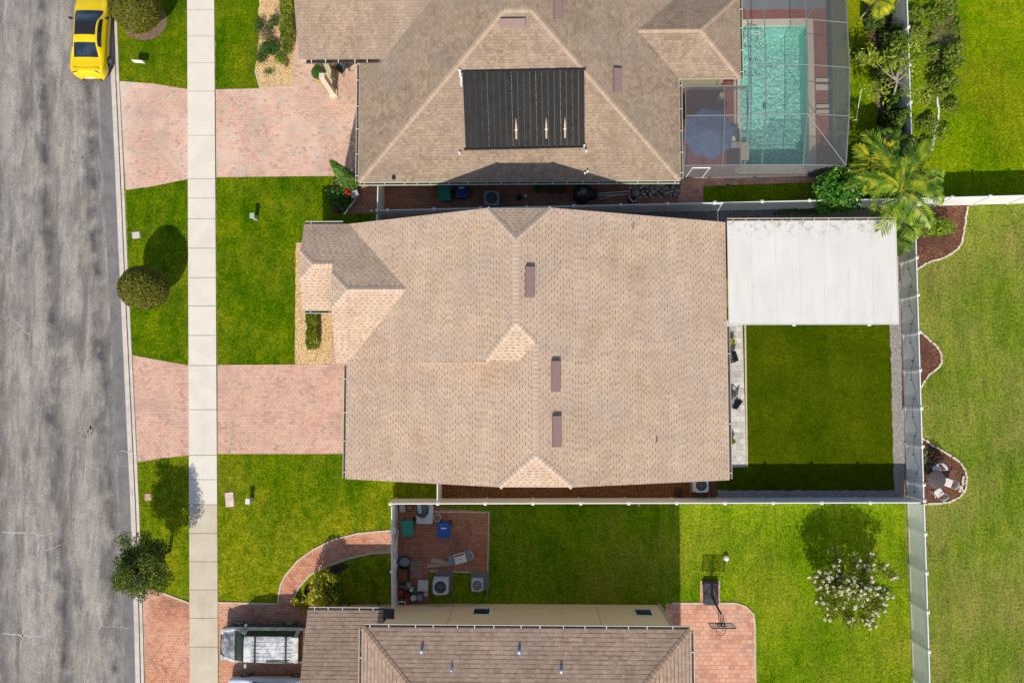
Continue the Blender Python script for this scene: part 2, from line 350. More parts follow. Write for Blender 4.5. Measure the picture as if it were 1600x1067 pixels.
# ---- asphalt with wavy damp streaks, seams and stains (all lie in the surface itself)
n = NT('asphalt', .92, .2); x, y, _ = n.sep(n.pos())
c = n.ramp(n.noise(.55, 6, .65, dist=.4), [(.3, (.30, .265, .225)), (.5, (.375, .335, .29)), (.72, (.46, .42, .37))])
st = n.noise(1, 5, .65, v=n.map(n.pos(), (1.1, .22, 1), (0, 0, .35)), dist=.8)
c = n.mix(n.ramp(st, [(.46, 0), (.64, .7)]), c, (.15, .138, .13))
st2 = n.noise(1, 5, .7, v=n.map(n.pos(), (.9, .28, 1), (0, 0, -.75)), dist=1.2); c = n.mix(n.ramp(st2, [(.53, 0), (.66, .45)]), c, (.16, .15, .145))
wob = n.M('MULTIPLY', n.M('SUBTRACT', n.noise(.45, 4, .6), .5), 1.3)
for x0, k, wd, a in ((-26.1, -.070, .70, 1.0), (-23.35, -.078, .70, 1.0), (-29.2, -.05, .6, .8), (-27.4, -.065, .3, .5)):
    t = n.M('ABSOLUTE', n.M('ADD', n.M('SUBTRACT', x, x0), n.M('ADD', n.M('MULTIPLY', y, -k*1.0), wob)))
    f = n.M('MULTIPLY', n.M('SUBTRACT', 1, n.M('DIVIDE', t, wd), clamp=True), n.ramp(n.noise(.9, 3), [(.35, .2), (.65, 1)]))
    c = n.mix(n.M('MULTIPLY', f, a), c, (.085, .083, .090))
c = n.mix(n.M('MULTIPLY', n.ramp(n.noise(.35, 6, .7, v=n.map(n.pos(), loc=(5, 3, 0))), [(.55, 0), (.7, 1)]), .35), c, (.44, .42, .39))
st3 = n.noise(1, 6, .8, v=n.map(n.pos(), (3.2, .5, 1), (0, 0, .1)), dist=.6); c = n.mix(1, c, n.ramp(st3, [(.34, .74), (.62, 1.08)]), 'MULTIPLY')
c = n.mix(1, c, n.ramp(n.noise(9, 4, .85), [(.34, .74), (.66, 1.2)]), 'MULTIPLY')
c = n.mix(1, c, n.ramp(n.noise(24, 3, .8), [(.32, .8), (.68, 1.2)]), 'MULTIPLY')
n.col(c); n.bump(n.noise(45, 3, .8), .7, .02); ASPH = n.m
n = NT('asphalt_patch', .92, .2)
c = n.ramp(n.noise(1.4, 5, .65), [(.3, (.16, .15, .15)), (.7, (.24, .225, .22))])
n.col(n.mix(1, c, n.ramp(n.noise(26, 4, .8), [(.32, .62), (.68, 1.38)]), 'MULTIPLY')); n.bump(n.noise(45, 3, .8), .7, .02); ASPH2 = n.m
CRACKM = mat('crack_bloom', (.44, .415, .38), .95, 0, .3, 6)
TARM = mat('oil_spots', (.13, .115, .10), .8, 0, .3, 6)

# ============================================================ setting: road, kerb, ground
def lerp_tab(tab, y):
    for (y0, x0), (y1, x1) in zip(tab, tab[1:]):
        if y <= y1: return x0+(x1-x0)*(y-y0)/(y1-y0)
    (y0, x0), (y1, x1) = tab[-2:]; return x0+(x1-x0)*(y-y0)/(y1-y0)
KT = [(-140, 160), (0, 167), (130, 172), (260, 178), (400, 184), (530, 190), (797, 202.5), (960, 207.5), (1067, 210), (1200, 213.5)]
ST = [(-140, 143), (0, 148), (120, 152), (300, 160.8), (540, 173), (810, 186), (960, 190), (1067, 192), (1200, 195)]
ys = list(range(-140, 1201, 67))
edge = [g(lerp_tab(KT, yy), yy) for yy in ys]; seam = [g(lerp_tab(ST, yy), yy) for yy in ys]
edge = [Vector((edge[0].x-1.2, 200, 0)), Vector((edge[0].x-.5, 60, 0))]+edge+[Vector((edge[-1].x+.6, -60, 0)), Vector((edge[-1].x+1.2, -200, 0))]
seam = [Vector((p.x-.75, p.y, 0)) for p in edge[:2]]+seam+[Vector((p.x-.75, p.y, 0)) for p in edge[-2:]]
def off(pl, d, z):
    out = []
    for i, p in enumerate(pl):
        t = (pl[min(i+1, len(pl)-1)]-pl[max(i-1, 0)]).normalized(); out.append(Vector((p.x-t.y*d, p.y+t.x*d, z)))
    return out
RZ = -.11
def strip(mb, A, B, m=0):
    for i in range(len(A)-1): mb.face([A[i], A[i+1], B[i+1], B[i]], m)
rd = MB(); RW = 9.2
far = off(edge, -RW, RZ)
strip(rd, far, [Vector((p.x, p.y, RZ)) for p in seam], 0)
strip(rd, [Vector((p.x, p.y, RZ)) for p in seam], off(edge, 0, RZ), 1)
def ribbon(mb, pts, wd, z, m, jag=.35, seed=1):
    rr = random.Random(seed); P = []
    for (a, b) in zip(pts, pts[1:]):
        A, B = g(*a, z), g(*b, z); k = max(2, int((B-A).length/.18))
        for i in range(k): P.append(A.lerp(B, i/k)+Vector((rr.uniform(-1, 1)*.06, rr.uniform(-1, 1)*.06, 0)))
    P.append(g(*pts[-1], z)); L_, R2 = [], []
    for i, p in enumerate(P):
        t = (P[min(i+1, len(P)-1)]-P[max(i-1, 0)]).normalized(); q = wd*rr.uniform(1-jag, 1+jag)*.5*(min(1, i/3+.2, (len(P)-1-i)/3+.2))
        L_.append(p+Vector((-t.y, t.x, 0))*q); R2.append(p-Vector((-t.y, t.x, 0))*q)
    strip(mb, L_, R2, m)
cr = [[(0, 830), (20, 832), (50, 833), (60, 838), (72, 834), (85, 833)], [(58, 838), (60, 850), (58, 872)], [(66, 860), (85, 855), (104, 846)], [(108, 848), (109, 870), (112, 880)],
      [(34, 870), (34, 920), (36, 990), (33, 1010), (31, 1025)], [(0, 991), (30, 991), (55, 994), (75, 988), (88, 975)], [(33, 1006), (50, 1002), (57, 992)], [(42, 919), (58, 922), (67, 932), (68, 950)], [(61, 895), (63, 915), (66, 930)],
      [(153, 842), (162, 845), (167, 858)], [(155, 938), (155, 960), (157, 976), (154, 985)], [(157, 978), (170, 979), (208, 981)], [(158, 980), (165, 993)], [(100, 986), (108, 987)], [(122, 987), (133, 989)],
      [(136, 1010), (138, 1045), (132, 1050)], [(58, 1020), (60, 1045)], [(88, 990), (86, 1015), (92, 1045)], [(5, 500), (15, 495), (28, 505), (34, 515), (46, 522), (46, 548), (50, 549)], [(60, 549), (65, 560)], [(128, 517), (138, 508), (144, 500)],
      [(182, 704), (186, 727), (200, 728)], [(150, 800), (148, 812)], [(110, 797), (113, 812)], [(192, 1000), (196, 1025)], [(60, 150), (60, 180)], [(182, 705), (215, 705)]]
for i, p in enumerate(cr): ribbon(rd, p, .075 if i in (0, 1, 5, 10) else .04, RZ+.004, 2, .6, i)
rr = random.Random(4)
for cx, cy, sp, k in ((138, 670, 9, 12), (119, 247, 6, 9), (174, 388, 5, 5), (100, 40, 40, 6), (60, 700, 60, 9), (90, 950, 60, 9)):
    for _ in range(k):
        c0 = g(cx+rr.gauss(0, sp), cy+rr.gauss(0, sp), RZ+.005); a = rr.uniform(.02, .06)*(1 if k > 10 else .8); b = a*rr.uniform(.8, 2.6)
        rd.face([c0+Vector((a*math.cos(t)*rr.uniform(.7, 1.2), b*math.sin(t)*rr.uniform(.7, 1.2), 0)) for t in [i*math.pi/4 for i in range(8)]], 3)
struct('road', rd, [ASPH, ASPH2, CRACKM, TARM])
kb = MB()
strip(kb, off(edge, 0, RZ), off(edge, .24, RZ-.02), 0); strip(kb, off(edge, .24, RZ-.02), off(edge, .36, RZ-.02), 1)
strip(kb, off(edge, .36, RZ-.02), off(edge, .37, .012), 0); strip(kb, off(edge, .37, .012), off(edge, .53, .03), 0); strip(kb, off(edge, .53, .03), off(edge, .54, -.02), 0)
# far kerb of the road
strip(kb, off(edge, -RW-.5, -.02), off(edge, -RW-.45, .03), 0); strip(kb, off(edge, -RW-.45, .03), off(edge, -RW-.25, .01), 0); strip(kb, off(edge, -RW-.25, .01), off(edge, -RW-.2, RZ), 0); strip(kb, off(edge, -RW-.2, RZ), far, 0)
struct('kerb', kb, [KERBC, CREASE])
PX0, PX1, PY0, PY1 = 11.45, 15.12, 12.05, 19.83      # pool basin
gd = MB(); K = off(edge, .535, 0)
def band(pl, xr, y0, y1):
    seg = [p for p in pl if y1 >= p.y >= y0]
    def at(yv):
        for a, b in zip(pl, pl[1:]):
            if a.y >= yv >= b.y: return Vector((a.x+(b.x-a.x)*(a.y-yv)/(a.y-b.y), yv, 0))
    return [at(y1)]+[p for p in seg if y0 < p.y < y1]+[at(y0)], xr
for y0, y1, xr in ((PY1, 199, 260), (PY0, PY1, PX0), (-199, PY0, 260)):
    b, xr = band(K, xr, y0, y1)
    for p, q in zip(b, b[1:]): gd.face([p, q, Vector((xr, q.y, 0)), Vector((xr, p.y, 0))])
gd.face([(PX1, PY0, 0), (260, PY0, 0), (260, PY1, 0), (PX1, PY1, 0)])
KL = off(edge, -RW-.5, 0)
for p, q in zip(KL, KL[1:]): gd.face([Vector((-260, p.y, 0)), Vector((-260, q.y, 0)), q, p])
struct('ground', gd, [GR_FIELD])

def wob_poly(pts, z, amp=.05, step=.25, seed=3, fixed=False):
    rr = random.Random(seed); P = [g(x, y, z) if not isinstance(x, Vector) else x for x, y in pts]; out = []
    for a, b in zip(P, P[1:]+P[:1]):
        k = max(1, int((b-a).length/step)); t = (b-a).normalized(); nrm = Vector((-t.y, t.x, 0))
        for i in range(k): out.append(a.lerp(b, i/k)+nrm*(0 if fixed else rr.uniform(-amp, amp)))
    return out
def patch(name, pts, z, m, amp=.035, seed=3, thick=0):
    mb = MB(); P = wob_poly(pts, z, amp, .22, seed)
    if thick: mb.prism(P, z-thick, z)
    else: mb.face(P)
    # keep normals up
    o = struct(name, mb, [m]); 
    if o.data.polygons[0].normal.z < 0 and not thick: o.data.flip_normals()
    return o
def wpatch(name, pts, z, m):
    mb = MB(); mb.face([(x, y, z) for x, y in pts]); return struct(name, mb, [m])
KX = lambda y, d=0: lerp_tab([(0, 180), (127, 187), (270, 195.5), (530, 205.5), (650, 212.6), (797, 217.7), (920, 222.5), (1067, 226.6), (1200, 231)], y)+d
# lawns
patch('lawn', [(KX(-60), -60), (292, -60), (295, 140), (240, 131), (KX(127), 127)], .006, GR_FRONT)
patch('lawn', [(334, -60), (408, -60), (404, 20), (405, 60), (399, 110), (405, 137), (338, 140)], .006, GR_FRONT)
patch('lawn', [(KX(297), 297), (240, 291), (297, 279), (297, 571), (250, 563), (KX(555), 555)], .006, GR_FRONT)
patch('lawn', [(338, 277), (522, 275), (600, 275), (600, 400), (462, 400), (461, 570), (340, 570)], .006, GR_FRONT)
patch('lawn', [(KX(722), 722), (297, 711), (298, 790), (KX(790), 790)], .006, GR_MIX)
patch('lawn', [(KX(790), 790), (298, 790), (298, 942), (240, 921), (KX(920), 920)], .006, GR_MIX)
patch('lawn', [(340, 709), (541, 709), (720, 700), (720, 764), (520, 784), (340, 790)], .0055, GR_MIX)
patch('lawn', [(340, 790), (520, 784), (720, 764), (720, 784), (618, 786), (618, 960), (436, 960), (434, 942), (341, 941)], .005, GR_MIX)
patch('lawn', [(618, 781), (1412, 779), (1428, 1120), (618, 1120)], .005, GR_YELLOW)
patch('lawn', [(1100, 288), (1290, 284), (1290, -60), (1408, -60), (1408, 325), (1100, 330)], .005, GR_NORTH)
patch('lawn', [(1408, -60), (1900, -60), (1900, 317), (1408, 319)], .006, GR_NORTH)
patch('turf', [(1100, 480), (1391, 480), (1394, 640), (1397, 767), (1100, 767)], .010, GR_TURF, .02)
# planting beds, gravel and mulch
def bed(name, pts, m, z=.014, **k): return patch(name, pts, z, m, **k)
bed('rock_bed', [(462, 379), (475, 379), (480, 400), (480, 485), (520, 485), (518, 569), (461, 569)], ROCKY, .03, amp=.02, thick=.04)
bed('rock_bed', [(409, -60), (458, -60), (458, 136), (405, 137), (399, 110), (405, 60), (404, 20)], ROCKY, .03, thick=.04)
bed('rock_bed', [(488, 80), (530, 90), (521, 130), (490, 131)], ROCKY, .03, amp=.02, thick=.04)
bed('rock_ring', [(225+36*math.cos(a), 32+32*math.sin(a)) for a in [i*math.pi/10 for i in range(20)]], SOIL_L, .02)
bed('soil_bed', [(522, 275), (562, 270), (562, 292), (549, 300), (546, 330), (530, 334), (521, 332)], SOIL, .022)
bed('mulch_bed', [(690, 740), (1122, 740), (1122, 779), (690, 779)], MULCH_B, .014)
bed('gravel_strip', [(1388, 400), (1412, 400), (1416, 779), (1110, 779), (1110, 766), (1397, 766), (1394, 640)], GRAVEL, .012)
bed('gravel_strip', [(588, 331), (1412, 327), (1400, 360), (620, 360)], GRAVEL_D, .012)
bed('soil_bed', [(1362, -60), (1410, -60), (1410, 330), (1372, 330), (1376, 230), (1372, 130)], SOIL, .018, amp=.08)
bed('soil_bed', [(1340, -60), (1376, -60), (1380, 60), (1384, 190), (1372, 190), (1366, 90), (1352, 20)], SOIL_L, .022, amp=.06)
B1 = [(1405, 320), (1511, 320), (1506, 360), (1503, 378), (1495, 390), (1480, 400), (1468, 405), (1455, 408), (1436, 418), (1405, 440)]
B2 = [(1408, 480), (1422, 503), (1435, 515), (1450, 530), (1462, 540), (1470, 553), (1471, 566), (1465, 575), (1450, 587), (1438, 605), (1410, 640)]
B3 = [(1414, 660), (1441, 685), (1460, 698), (1480, 709), (1500, 722), (1508, 735), (1510, 748), (1508, 765), (1500, 776), (1480, 785), (1414, 787)]
for b in (B1, B2, B3): bed('mulch_bed', b, MULCH, .03, amp=.02, thick=.04)
bed('gravel_patch', [(985, 292), (1064, 284), (1062, 308), (990, 310)], ROCK_D, .03)
# paving
def pave(name, pts, m, z=.020, amp=.0): return patch(name, pts, z, m, amp)
pave('driveway', [(KX(127), 127), (240, 131), (295, 140), (297, 279), (240, 291), (KX(297), 297)], PV_PINK)
pave('driveway', [(337, 140), (457, 137), (457, -60), (620, -60), (620, 285), (562, 288), (522, 275), (338, 277)], PV_PINK)
pave('driveway', [(KX(555), 555), (250, 563), (297, 571), (297, 711), (250, 716), (KX(722), 722)], PV_PINK2)
pave('driveway', [(340, 570), (517, 569), (519, 470), (560, 470), (560, 709), (340, 709)], PV_PINK2)
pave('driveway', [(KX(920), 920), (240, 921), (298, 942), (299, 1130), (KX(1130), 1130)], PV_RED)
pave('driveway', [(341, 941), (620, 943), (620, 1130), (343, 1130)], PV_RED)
OUT = [(434, 945), (436, 925), (439, 912), (447, 897), (465, 876), (490, 858), (520, 843), (560, 833), (616, 828)]
INN = [(616, 862), (580, 864), (545, 872), (510, 884), (485, 897), (468, 916), (461, 930), (460, 945)]
pave('path', OUT+INN, PV_RED, .024)
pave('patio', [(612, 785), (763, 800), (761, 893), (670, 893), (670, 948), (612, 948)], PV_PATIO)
pave('patio', [(1040, 943), (1148, 943), (1165, 948), (1176, 960), (1178, 975), (1180, 1130), (1040, 1130)], PV_EAST)
pave('patio_pad', [(1094, 907), (1125, 907), (1125, 944), (1094, 944)], PV_EAST, .023)
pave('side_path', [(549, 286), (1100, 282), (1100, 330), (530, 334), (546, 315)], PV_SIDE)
pave('side_path', [(1060, 278), (1300, 274), (1300, 284), (1098, 291), (1098, 320), (1060, 320)], PV_EAST, .022)
pave('patio', [(1080, 500), (1160, 500), (1166, 728), (1080, 728)], PV_GREY, .024)
# edging strips of pale concrete along the path and the patio
eg = MB()
def edging(mb, pts, wd=.1, z=.05, z0=0, m=0):
    P = [g(x, y, 0) for x, y in pts]
    A = off(P, wd/2, z); B = off(P, -wd/2, z); strip(mb, A, B, m)
    strip(mb, A, [Vector((p.x, p.y, z0)) for p in A], m); strip(mb, B, [Vector((p.x, p.y, z0)) for p in B], m)
for p in (OUT, INN, [(341, 941), (434, 943)], [(460, 943), (500, 944)], [(662, 799), (764, 800), (762, 894), (672, 892)], [(1050, 942), (1148, 942), (1165, 947), (1177, 959), (1179, 975), (1181, 1130)], [(240, 921), (297, 942)], [(1164, 508), (1167, 729), (1120, 729)], [(399, 110), (406, 137), (458, 136)]):
    edging(eg, p, .09)
struct('path_edging', eg, [mat('edging_sand', (.60, .49, .36), .9, 0, .2, 5)])
# sidewalk slabs with open joints
sw = MB(); js = [-62, -24, 16, 57, 99, 143, 212, 280, 310, 342, 388, 434, 478, 524, 571, 640, 711, 749, 788, 833, 877, 921, 965, 1010, 1067, 1112]
for i, (a, b) in enumerate(zip(js, js[1:])):
    q = .35; xl = lambda y: 292.8+4.2*y/1067; xr = lambda y: 335+6.2*y/1067
    sw.prism(G([(xl(a+q), a+q), (xr(a+q), a+q), (xr(b-q), b-q), (xl(b-q), b-q)]), -.02, .04, 1 if a >= 788 else 0)
struct('sidewalk', sw, [CONC, CONC_O])
sd = MB(); sd.face(G([(292.6, -62), (335, -62), (341.5, 1112), (296.8, 1112)], .012)); struct('sidewalk_base', sd, [CREASE])
# ============================================================ houses
SH_A = shingles('shingles_tan', [(.51, .35, .235), (.57, .405, .28), (.61, .455, .325), (.54, .355, .235)], (.22, .125, .075), dashk=.85, thick=.27, cellk=.16)
SH_B = shingles('shingles_weathered', [(.27, .19, .13), (.34, .245, .168), (.42, .31, .215), (.31, .215, .14)], (.16, .10, .065), wd=.36, frac=.5, lineall=.3, dashk=.5, stain=(.26, .175, .12), cellk=.3)
SH_C = shingles('shingles_brown', [(.36, .235, .16), (.44, .30, .21), (.52, .37, .26), (.38, .25, .17)], (.10, .05, .03), wd=.42, h=.19, frac=.6, lineall=.8, dashk=.7, thick=.24, stain=(.46, .33, .22), cellk=.34)
CAP_A = capmat('ridge_tan', (.62, .475, .365), (.56, .42, .31)); CAP_B = capmat('ridge_weathered', (.50, .375, .265), (.42, .31, .215)); CAP_C = capmat('ridge_brown', (.42, .29, .20), (.36, .24, .17))
FASC_T = mat('fascia_tan', (.42, .34, .28), .6); FASC_W = mat('fascia_cream', (.52, .55, .40), .6); FASC_L = mat('fascia_sand', (.58, .50, .40), .6)
ST_SUB = concrete('stucco_tan', (.50, .40, .30), (.56, .46, .35), 2); ST_UP = concrete('stucco_olive', (.46, .43, .28), (.54, .50, .34), 2, (.36, .34, .22)); ST_LO = concrete('stucco_sand', (.82, .62, .36), (.86, .67, .40), 2, (.74, .56, .33))
GLASSD = NT('window_glass', .08, .8).col((.02, .03, .04)).m
VENTM = mat('vent_brown', (.29, .19, .165), .45, 0, .06, 3)
def nrm2(a): l = math.hypot(*a); return (a[0]/l, a[1]/l)
def roof_plane(mb, poly, zf, up, s, th=.13, m=0, mf=1):
    up = nrm2(up); pr = (up[1], -up[0]); k = math.sqrt(1+s*s)
    top = [(x, y, zf(x, y)) for x, y in poly]; uv = [(x*pr[0]+y*pr[1], (x*up[0]+y*up[1])*k) for x, y in poly]
    a = sum(p[0]*q[1]-q[0]*p[1] for p, q in zip(poly, poly[1:]+poly[:1]))
    if a < 0: top = top[::-1]; uv = uv[::-1]
    mb.face(top, m, uv); bot = [(x, y, z-th) for x, y, z in top]; mb.face(bot[::-1], mf)
    n_ = len(top)
    for i in range(n_): mb.face([top[i], bot[i], bot[(i+1) % n_], top[(i+1) % n_]], mf)
def cap(mb, A, B, z1, z2, wd=.14, raise_=.025):
    A = Vector(A); B = Vector(B); t = (B-A).normalized(); L = (B-A).length; nx, ny = -t.y*wd, t.x*wd
    k = max(1, int(L/.2)); 
    for i in range(k):
        p, q = A.lerp(B, i/k), A.lerp(B, (i+1)/k); u0, u1 = L*i/k, L*(i+1)/k; e = .012
        def zz(P, up=0): return min(z1(P[0], P[1]), z2(P[0], P[1]))+raise_+up
        for sg in (1, -1):
            po, qo = (p.x+nx*sg, p.y+ny*sg), (q.x+nx*sg, q.y+ny*sg)
            f = [(p.x, p.y, zz(p, e)), (q.x, q.y, zz(q)), (*qo, zz(qo, -.012)), (*po, zz(po, -.012+e))]
            mb.face(f if sg < 0 else f[::-1], 0, ([(u0, 0), (u1, 0), (u1, 1), (u0, 1)] if sg < 0 else [(u0, 1), (u1, 1), (u1, 0), (u0, 0)]))
    mb.cut()
def gutter(mb, A, B, z, out, wd=.13, strap=.85, seed=1, mi=0, dark=1, white=2):
    """open channel along an eave: back, floor, front lip and hangers"""
    A, B = Vector((*A, 0)), Vector((*B, 0)); t = (B-A); L = t.length; t /= L; o = Vector((*out, 0)).normalized(); mid = (A+B)/2; ang = math.atan2(t.y, t.x)
    mb.box(mid+o*(wd*.5+.012)+Vector((0, 0, z-.125)), (L, wd-.01, .02), ang, dark)
    mb.box(mid+o*(wd+.012)+Vector((0, 0, z-.075)), (L, .03, .12), ang, mi)
    mb.box(mid+o*.012+Vector((0, 0, z-.08)), (L, .02, .11), ang, mi)
    rr = random.Random(seed); d = .3
    while d < L-.1:
        mb.box(A+t*d+o*(wd*.55+.012)+Vector((0, 0, z-.005)), (.038, wd+.02, .02), ang, white); d += strap*rr.uniform(.75, 1.25)
    mb.cut()
HANG = mat('hanger_white', (.62, .61, .57), .5); GUT = [mat('gutter_cream', (.52, .55, .40), .5, 0, .1, 6), mat('gutter_inside', (.10, .075, .06), .9, 0, .5, 3), HANG]
GUT_T = [mat('gutter_tan', (.44, .38, .33), .5, 0, .1, 6), GUT[1], HANG]; GUT_L = [mat('gutter_sand', (.58, .51, .42), .5, 0, .1, 6), GUT[1], HANG]
def roof_vent(parent, x, y, zf, s, ax, L=1.45, wd=.42):
    """low ridge-style box vent lying on the slope; ax = +1/-1 falls towards +x/-x, 'y' falls towards -y"""
    mb = MB(); along_y = ax != 'y'; h = .2
    if along_y:
        tilt = (0, math.atan(s)*ax)
        mb.box((x, y, zf(x, y)+h*.6), (wd, L, h), 0, 0, .02, tilt); mb.box((x, y+L/2+.006, zf(x, y)+h*.55), (wd-.06, .01, h-.05), 0, 1, 0, tilt)  # black end plate added for the shade at the open north end
    else: mb.box((x, y, zf(x, y)+h*.6), (L, wd, h), 0, 0, .02, (math.atan(s), 0))
    return mb.build('roof_vent', [VENTM, BLACK], parent)

# ---------------------------------------------------------------- the middle house
e = 2.6; s1 = .385
H1 = thing('house', 'single storey house in the middle with light tan shingle roof and three brown vents', 'house', (0, 1.5, 0))
def onto(o, par=H1):
    if isinstance(o, list): return [onto(q, par) for q in o]
    o.parent = par; o.matrix_parent_inverse = Matrix.Translation(par.location).inverted(); return o
zR = lambda x, y: e+s1*(9.9-x)
zrl = zR(.2, 0); zru = zR(-.7, 0); sl_ = (zrl-e)/9.6; su = (zru-e)/8.7; swg = .43
zLL = lambda x, y: e+sl_*(x+9.4)
zUL = lambda x, y: e+su*(x+9.4)
zHip = lambda x, y: zru-s1*(2.97-y)
zWn = lambda x, y: e+swg*(8.43-y)
zWs = lambda x, y: e+swg*(y-1.25)
zEs = lambda x, y: 2.6+swg*(y-3.97)
wr = zWn(0, 4.84)
zNc = lambda x, y: zru-(y-6.83)*.405
zSc = lambda x, y: zrl-(-3.1-y)*.44
zWc = lambda x, y: wr-(-9.06-x)*swg
zEc = lambda x, y: zWn(0, 6.2)-(-10.95-x)*swg
rm = MB()
roof_plane(rm, [(9.9, -4.6), (9.9, 8.43), (.98, 8.43), (-.7, 6.83), (-.7, 2.97), (.2, 2.07), (.2, -3.1), (1.92, -4.6)], zR, (-1, 0), s1)
roof_plane(rm, [(-9.4, -4.6), (-1.5, -4.6), (.2, -3.1), (.2, 2.07), (-.61, 1.25), (-9.4, 1.25)], zLL, (1, 0), sl_)
roof_plane(rm, [(-.7, 2.97), (.2, 2.07), (-.61, 1.25), (-2.11, 1.25)], zHip, (0, 1), s1)
roof_plane(rm, [(-.7, 6.83), (-2.08, 8.43), (-9.4, 8.43), (-6.12, 4.84), (-9.4, 1.25), (-2.11, 1.25), (-.7, 2.97)], zUL, (1, 0), su)
roof_plane(rm, [(-.7, 6.83), (.98, 8.43), (-2.08, 8.43)], zNc, (0, -1), .405)
roof_plane(rm, [(.2, -3.1), (-1.5, -4.6), (1.92, -4.6)], zSc, (0, 1), .44)
roof_plane(rm, [(-11.7, 8.43), (-9.4, 8.43), (-6.12, 4.84), (-9.06, 4.84), (-9.95, 5.73), (-9.95, 6.2), (-10.95, 6.2), (-11.7, 6.94)], zWn, (0, -1), swg)
roof_plane(rm, [(-10.95, 6.2), (-9.95, 6.2), (-9.95, 3.97), (-11.7, 3.97), (-11.7, 5.46)], zEs, (0, 1), swg)
roof_plane(rm, [(-10.95, 6.2), (-11.7, 5.46), (-11.7, 6.94)], zEc, (1, 0), swg)
roof_plane(rm, [(-6.12, 4.84), (-9.06, 4.84), (-9.95, 3.95), (-9.95, 1.25), (-9.4, 1.25)], zWs, (0, 1), swg)
roof_plane(rm, [(-9.06, 4.84), (-9.95, 3.95), (-9.95, 5.73)], zWc, (1, 0), swg)
rf = onto(rm.build('roof', [SH_A, FASC_T]))
cm = MB()
for A, B, z1, z2 in (((-.7, 6.83), (-.7, 2.97), zR, zUL), ((.2, 2.07), (.2, -3.1), zR, zLL), ((-.7, 2.97), (.2, 2.07), zR, zHip), ((-.7, 2.97), (-2.11, 1.25), zUL, zHip),
                     ((-.7, 6.83), (.98, 8.43), zR, zNc), ((-.7, 6.83), (-2.08, 8.43), zUL, zNc), ((.2, -3.1), (1.92, -4.6), zR, zSc), ((.2, -3.1), (-1.5, -4.6), zLL, zSc),
                     ((-6.3, 4.84), (-9.06, 4.84), zWn, zWs), ((-9.06, 4.84), (-9.95, 5.73), zWn, zWc), ((-9.06, 4.84), (-9.95, 3.95), zWs, zWc), ((-9.95, 6.2), (-10.95, 6.2), zWn, zEs), ((-10.95, 6.2), (-11.7, 6.94), zWn, zEc), ((-10.95, 6.2), (-11.7, 5.46), zEs, zEc)):
    cap(cm, (*A, 0), (*B, 0), z1, z2)
rc = cm.build('ridge_cap', [CAP_A], rf)
for (px, py) in ((828, 441), (868.5, 588), (870, 674)):
    z = 6.0
    for _ in range(4): p = g(px, py, z+.1); z = zR(p.x, p.y)
    v = roof_vent(None, p.x, p.y, zR, s1, 1); v.parent = rf
wl = MB()
def wallbox(mb, x0, x1, y0, y1, z1, m=0): mb.prism([(x0, y0), (x1, y0), (x1, y1), (x0, y1)], 0, z1, m)
wallbox(wl, -8.95, 9.45, -4.2, 7.98, 2.52); wallbox(wl, -9.5, -8.95, 1.8, 7.98, 2.52); wallbox(wl, -11.2, -9.5, 6.6, 7.98, 2.52)
def gable(mb, pts, y0, y1, m=0):   # pts (x,z) profile
    A = [(x, y0, z) for x, z in pts]; B = [(x, y1, z) for x, z in pts]; k = len(pts)
    mb.mesh(A+B, [tuple(range(k)), tuple(range(2*k-1, k-1, -1))]+[(i, (i+1) % k, k+(i+1) % k, k+i) for i in range(k)], m)
gable(wl, [(-8.9, 2.52), (9.4, 2.52), (9.4, zR(9.4, 0)-.16), (1.6, zR(1.6, 0)-.18), (-2.7, zUL(-2.7, 0)-.2), (-8.9, zUL(-8.9, 0)-.16)], 7.6, 7.98)
gable(wl, [(-8.9, 2.52), (9.4, 2.52), (9.4, zR(9.4, 0)-.16), (2.5, zR(2.5, 0)-.2), (-2.1, zLL(-2.1, 0)-.2), (-8.9, zLL(-8.9, 0)-.16)], -4.2, -3.9)
gable(wl, [(-9.35, zLL(-9.35, 0)+.01), (-.75, zLL(-.75, 0)+.01), (-2.15, zUL(-2.15, 0)-.02), (-9.35, zUL(-9.35, 0)-.02)], 1.27, 1.4)
onto(wl.build('wall', [ST_SUB], None, True))
gm = MB(); gutter(gm, (9.9, -4.55), (9.9, 3.1), e, (1, 0), strap=3); onto(gm.build('gutter', GUT_T))
gm = MB(); gutter(gm, (-9.4, -4.55), (-9.4, 1.15), e, (-1, 0), strap=1.8, seed=4); gutter(gm, (-11.65, 8.43), (-9.7, 8.43), e, (0, 1), strap=3); gutter(gm, (-11.6, 3.97), (-9.9, 3.97), e, (0, -1), strap=1.2); onto(gm.build('gutter', GUT))
def windows(par, spec, mfr=WHITE_P):
    """spec: (x, y, z0, z1, width, facing) ; window frame with a pane as sub-part"""
    for x, y, z0, z1, wd, f in spec:
        dx, dy = {'N': (0, 1), 'S': (0, -1), 'E': (1, 0), 'W': (-1, 0)}[f]; ang = 0 if dx == 0 else math.pi/2; zc = (z0+z1)/2
        fm = MB(); t = .07
        for a, b, c_, d_ in ((0, z1, wd, t), (0, z0, wd, t)): fm.box((x+dx*.02, y+dy*.02, b), (c_, .08, d_), ang)
        for sg in (-1, 1):
            ox, oy = (sg*(wd/2-t/2), 0) if dx == 0 else (0, sg*(wd/2-t/2)); fm.box((x+ox+dx*.02, y+oy+dy*.02, zc), (t, .08, z1-z0), ang)
        w_ = fm.build('window', mfr); w_.parent = par; w_.matrix_parent_inverse = Matrix.Translation(par.location).inverted()
        pm = MB(); pm.box((x+dx*.012, y+dy*.012, zc), (wd-.1, .03, z1-z0-.1), ang); p_ = pm.build('pane', GLASSD, w_); p_.matrix_parent_inverse = Matrix.Identity(4)
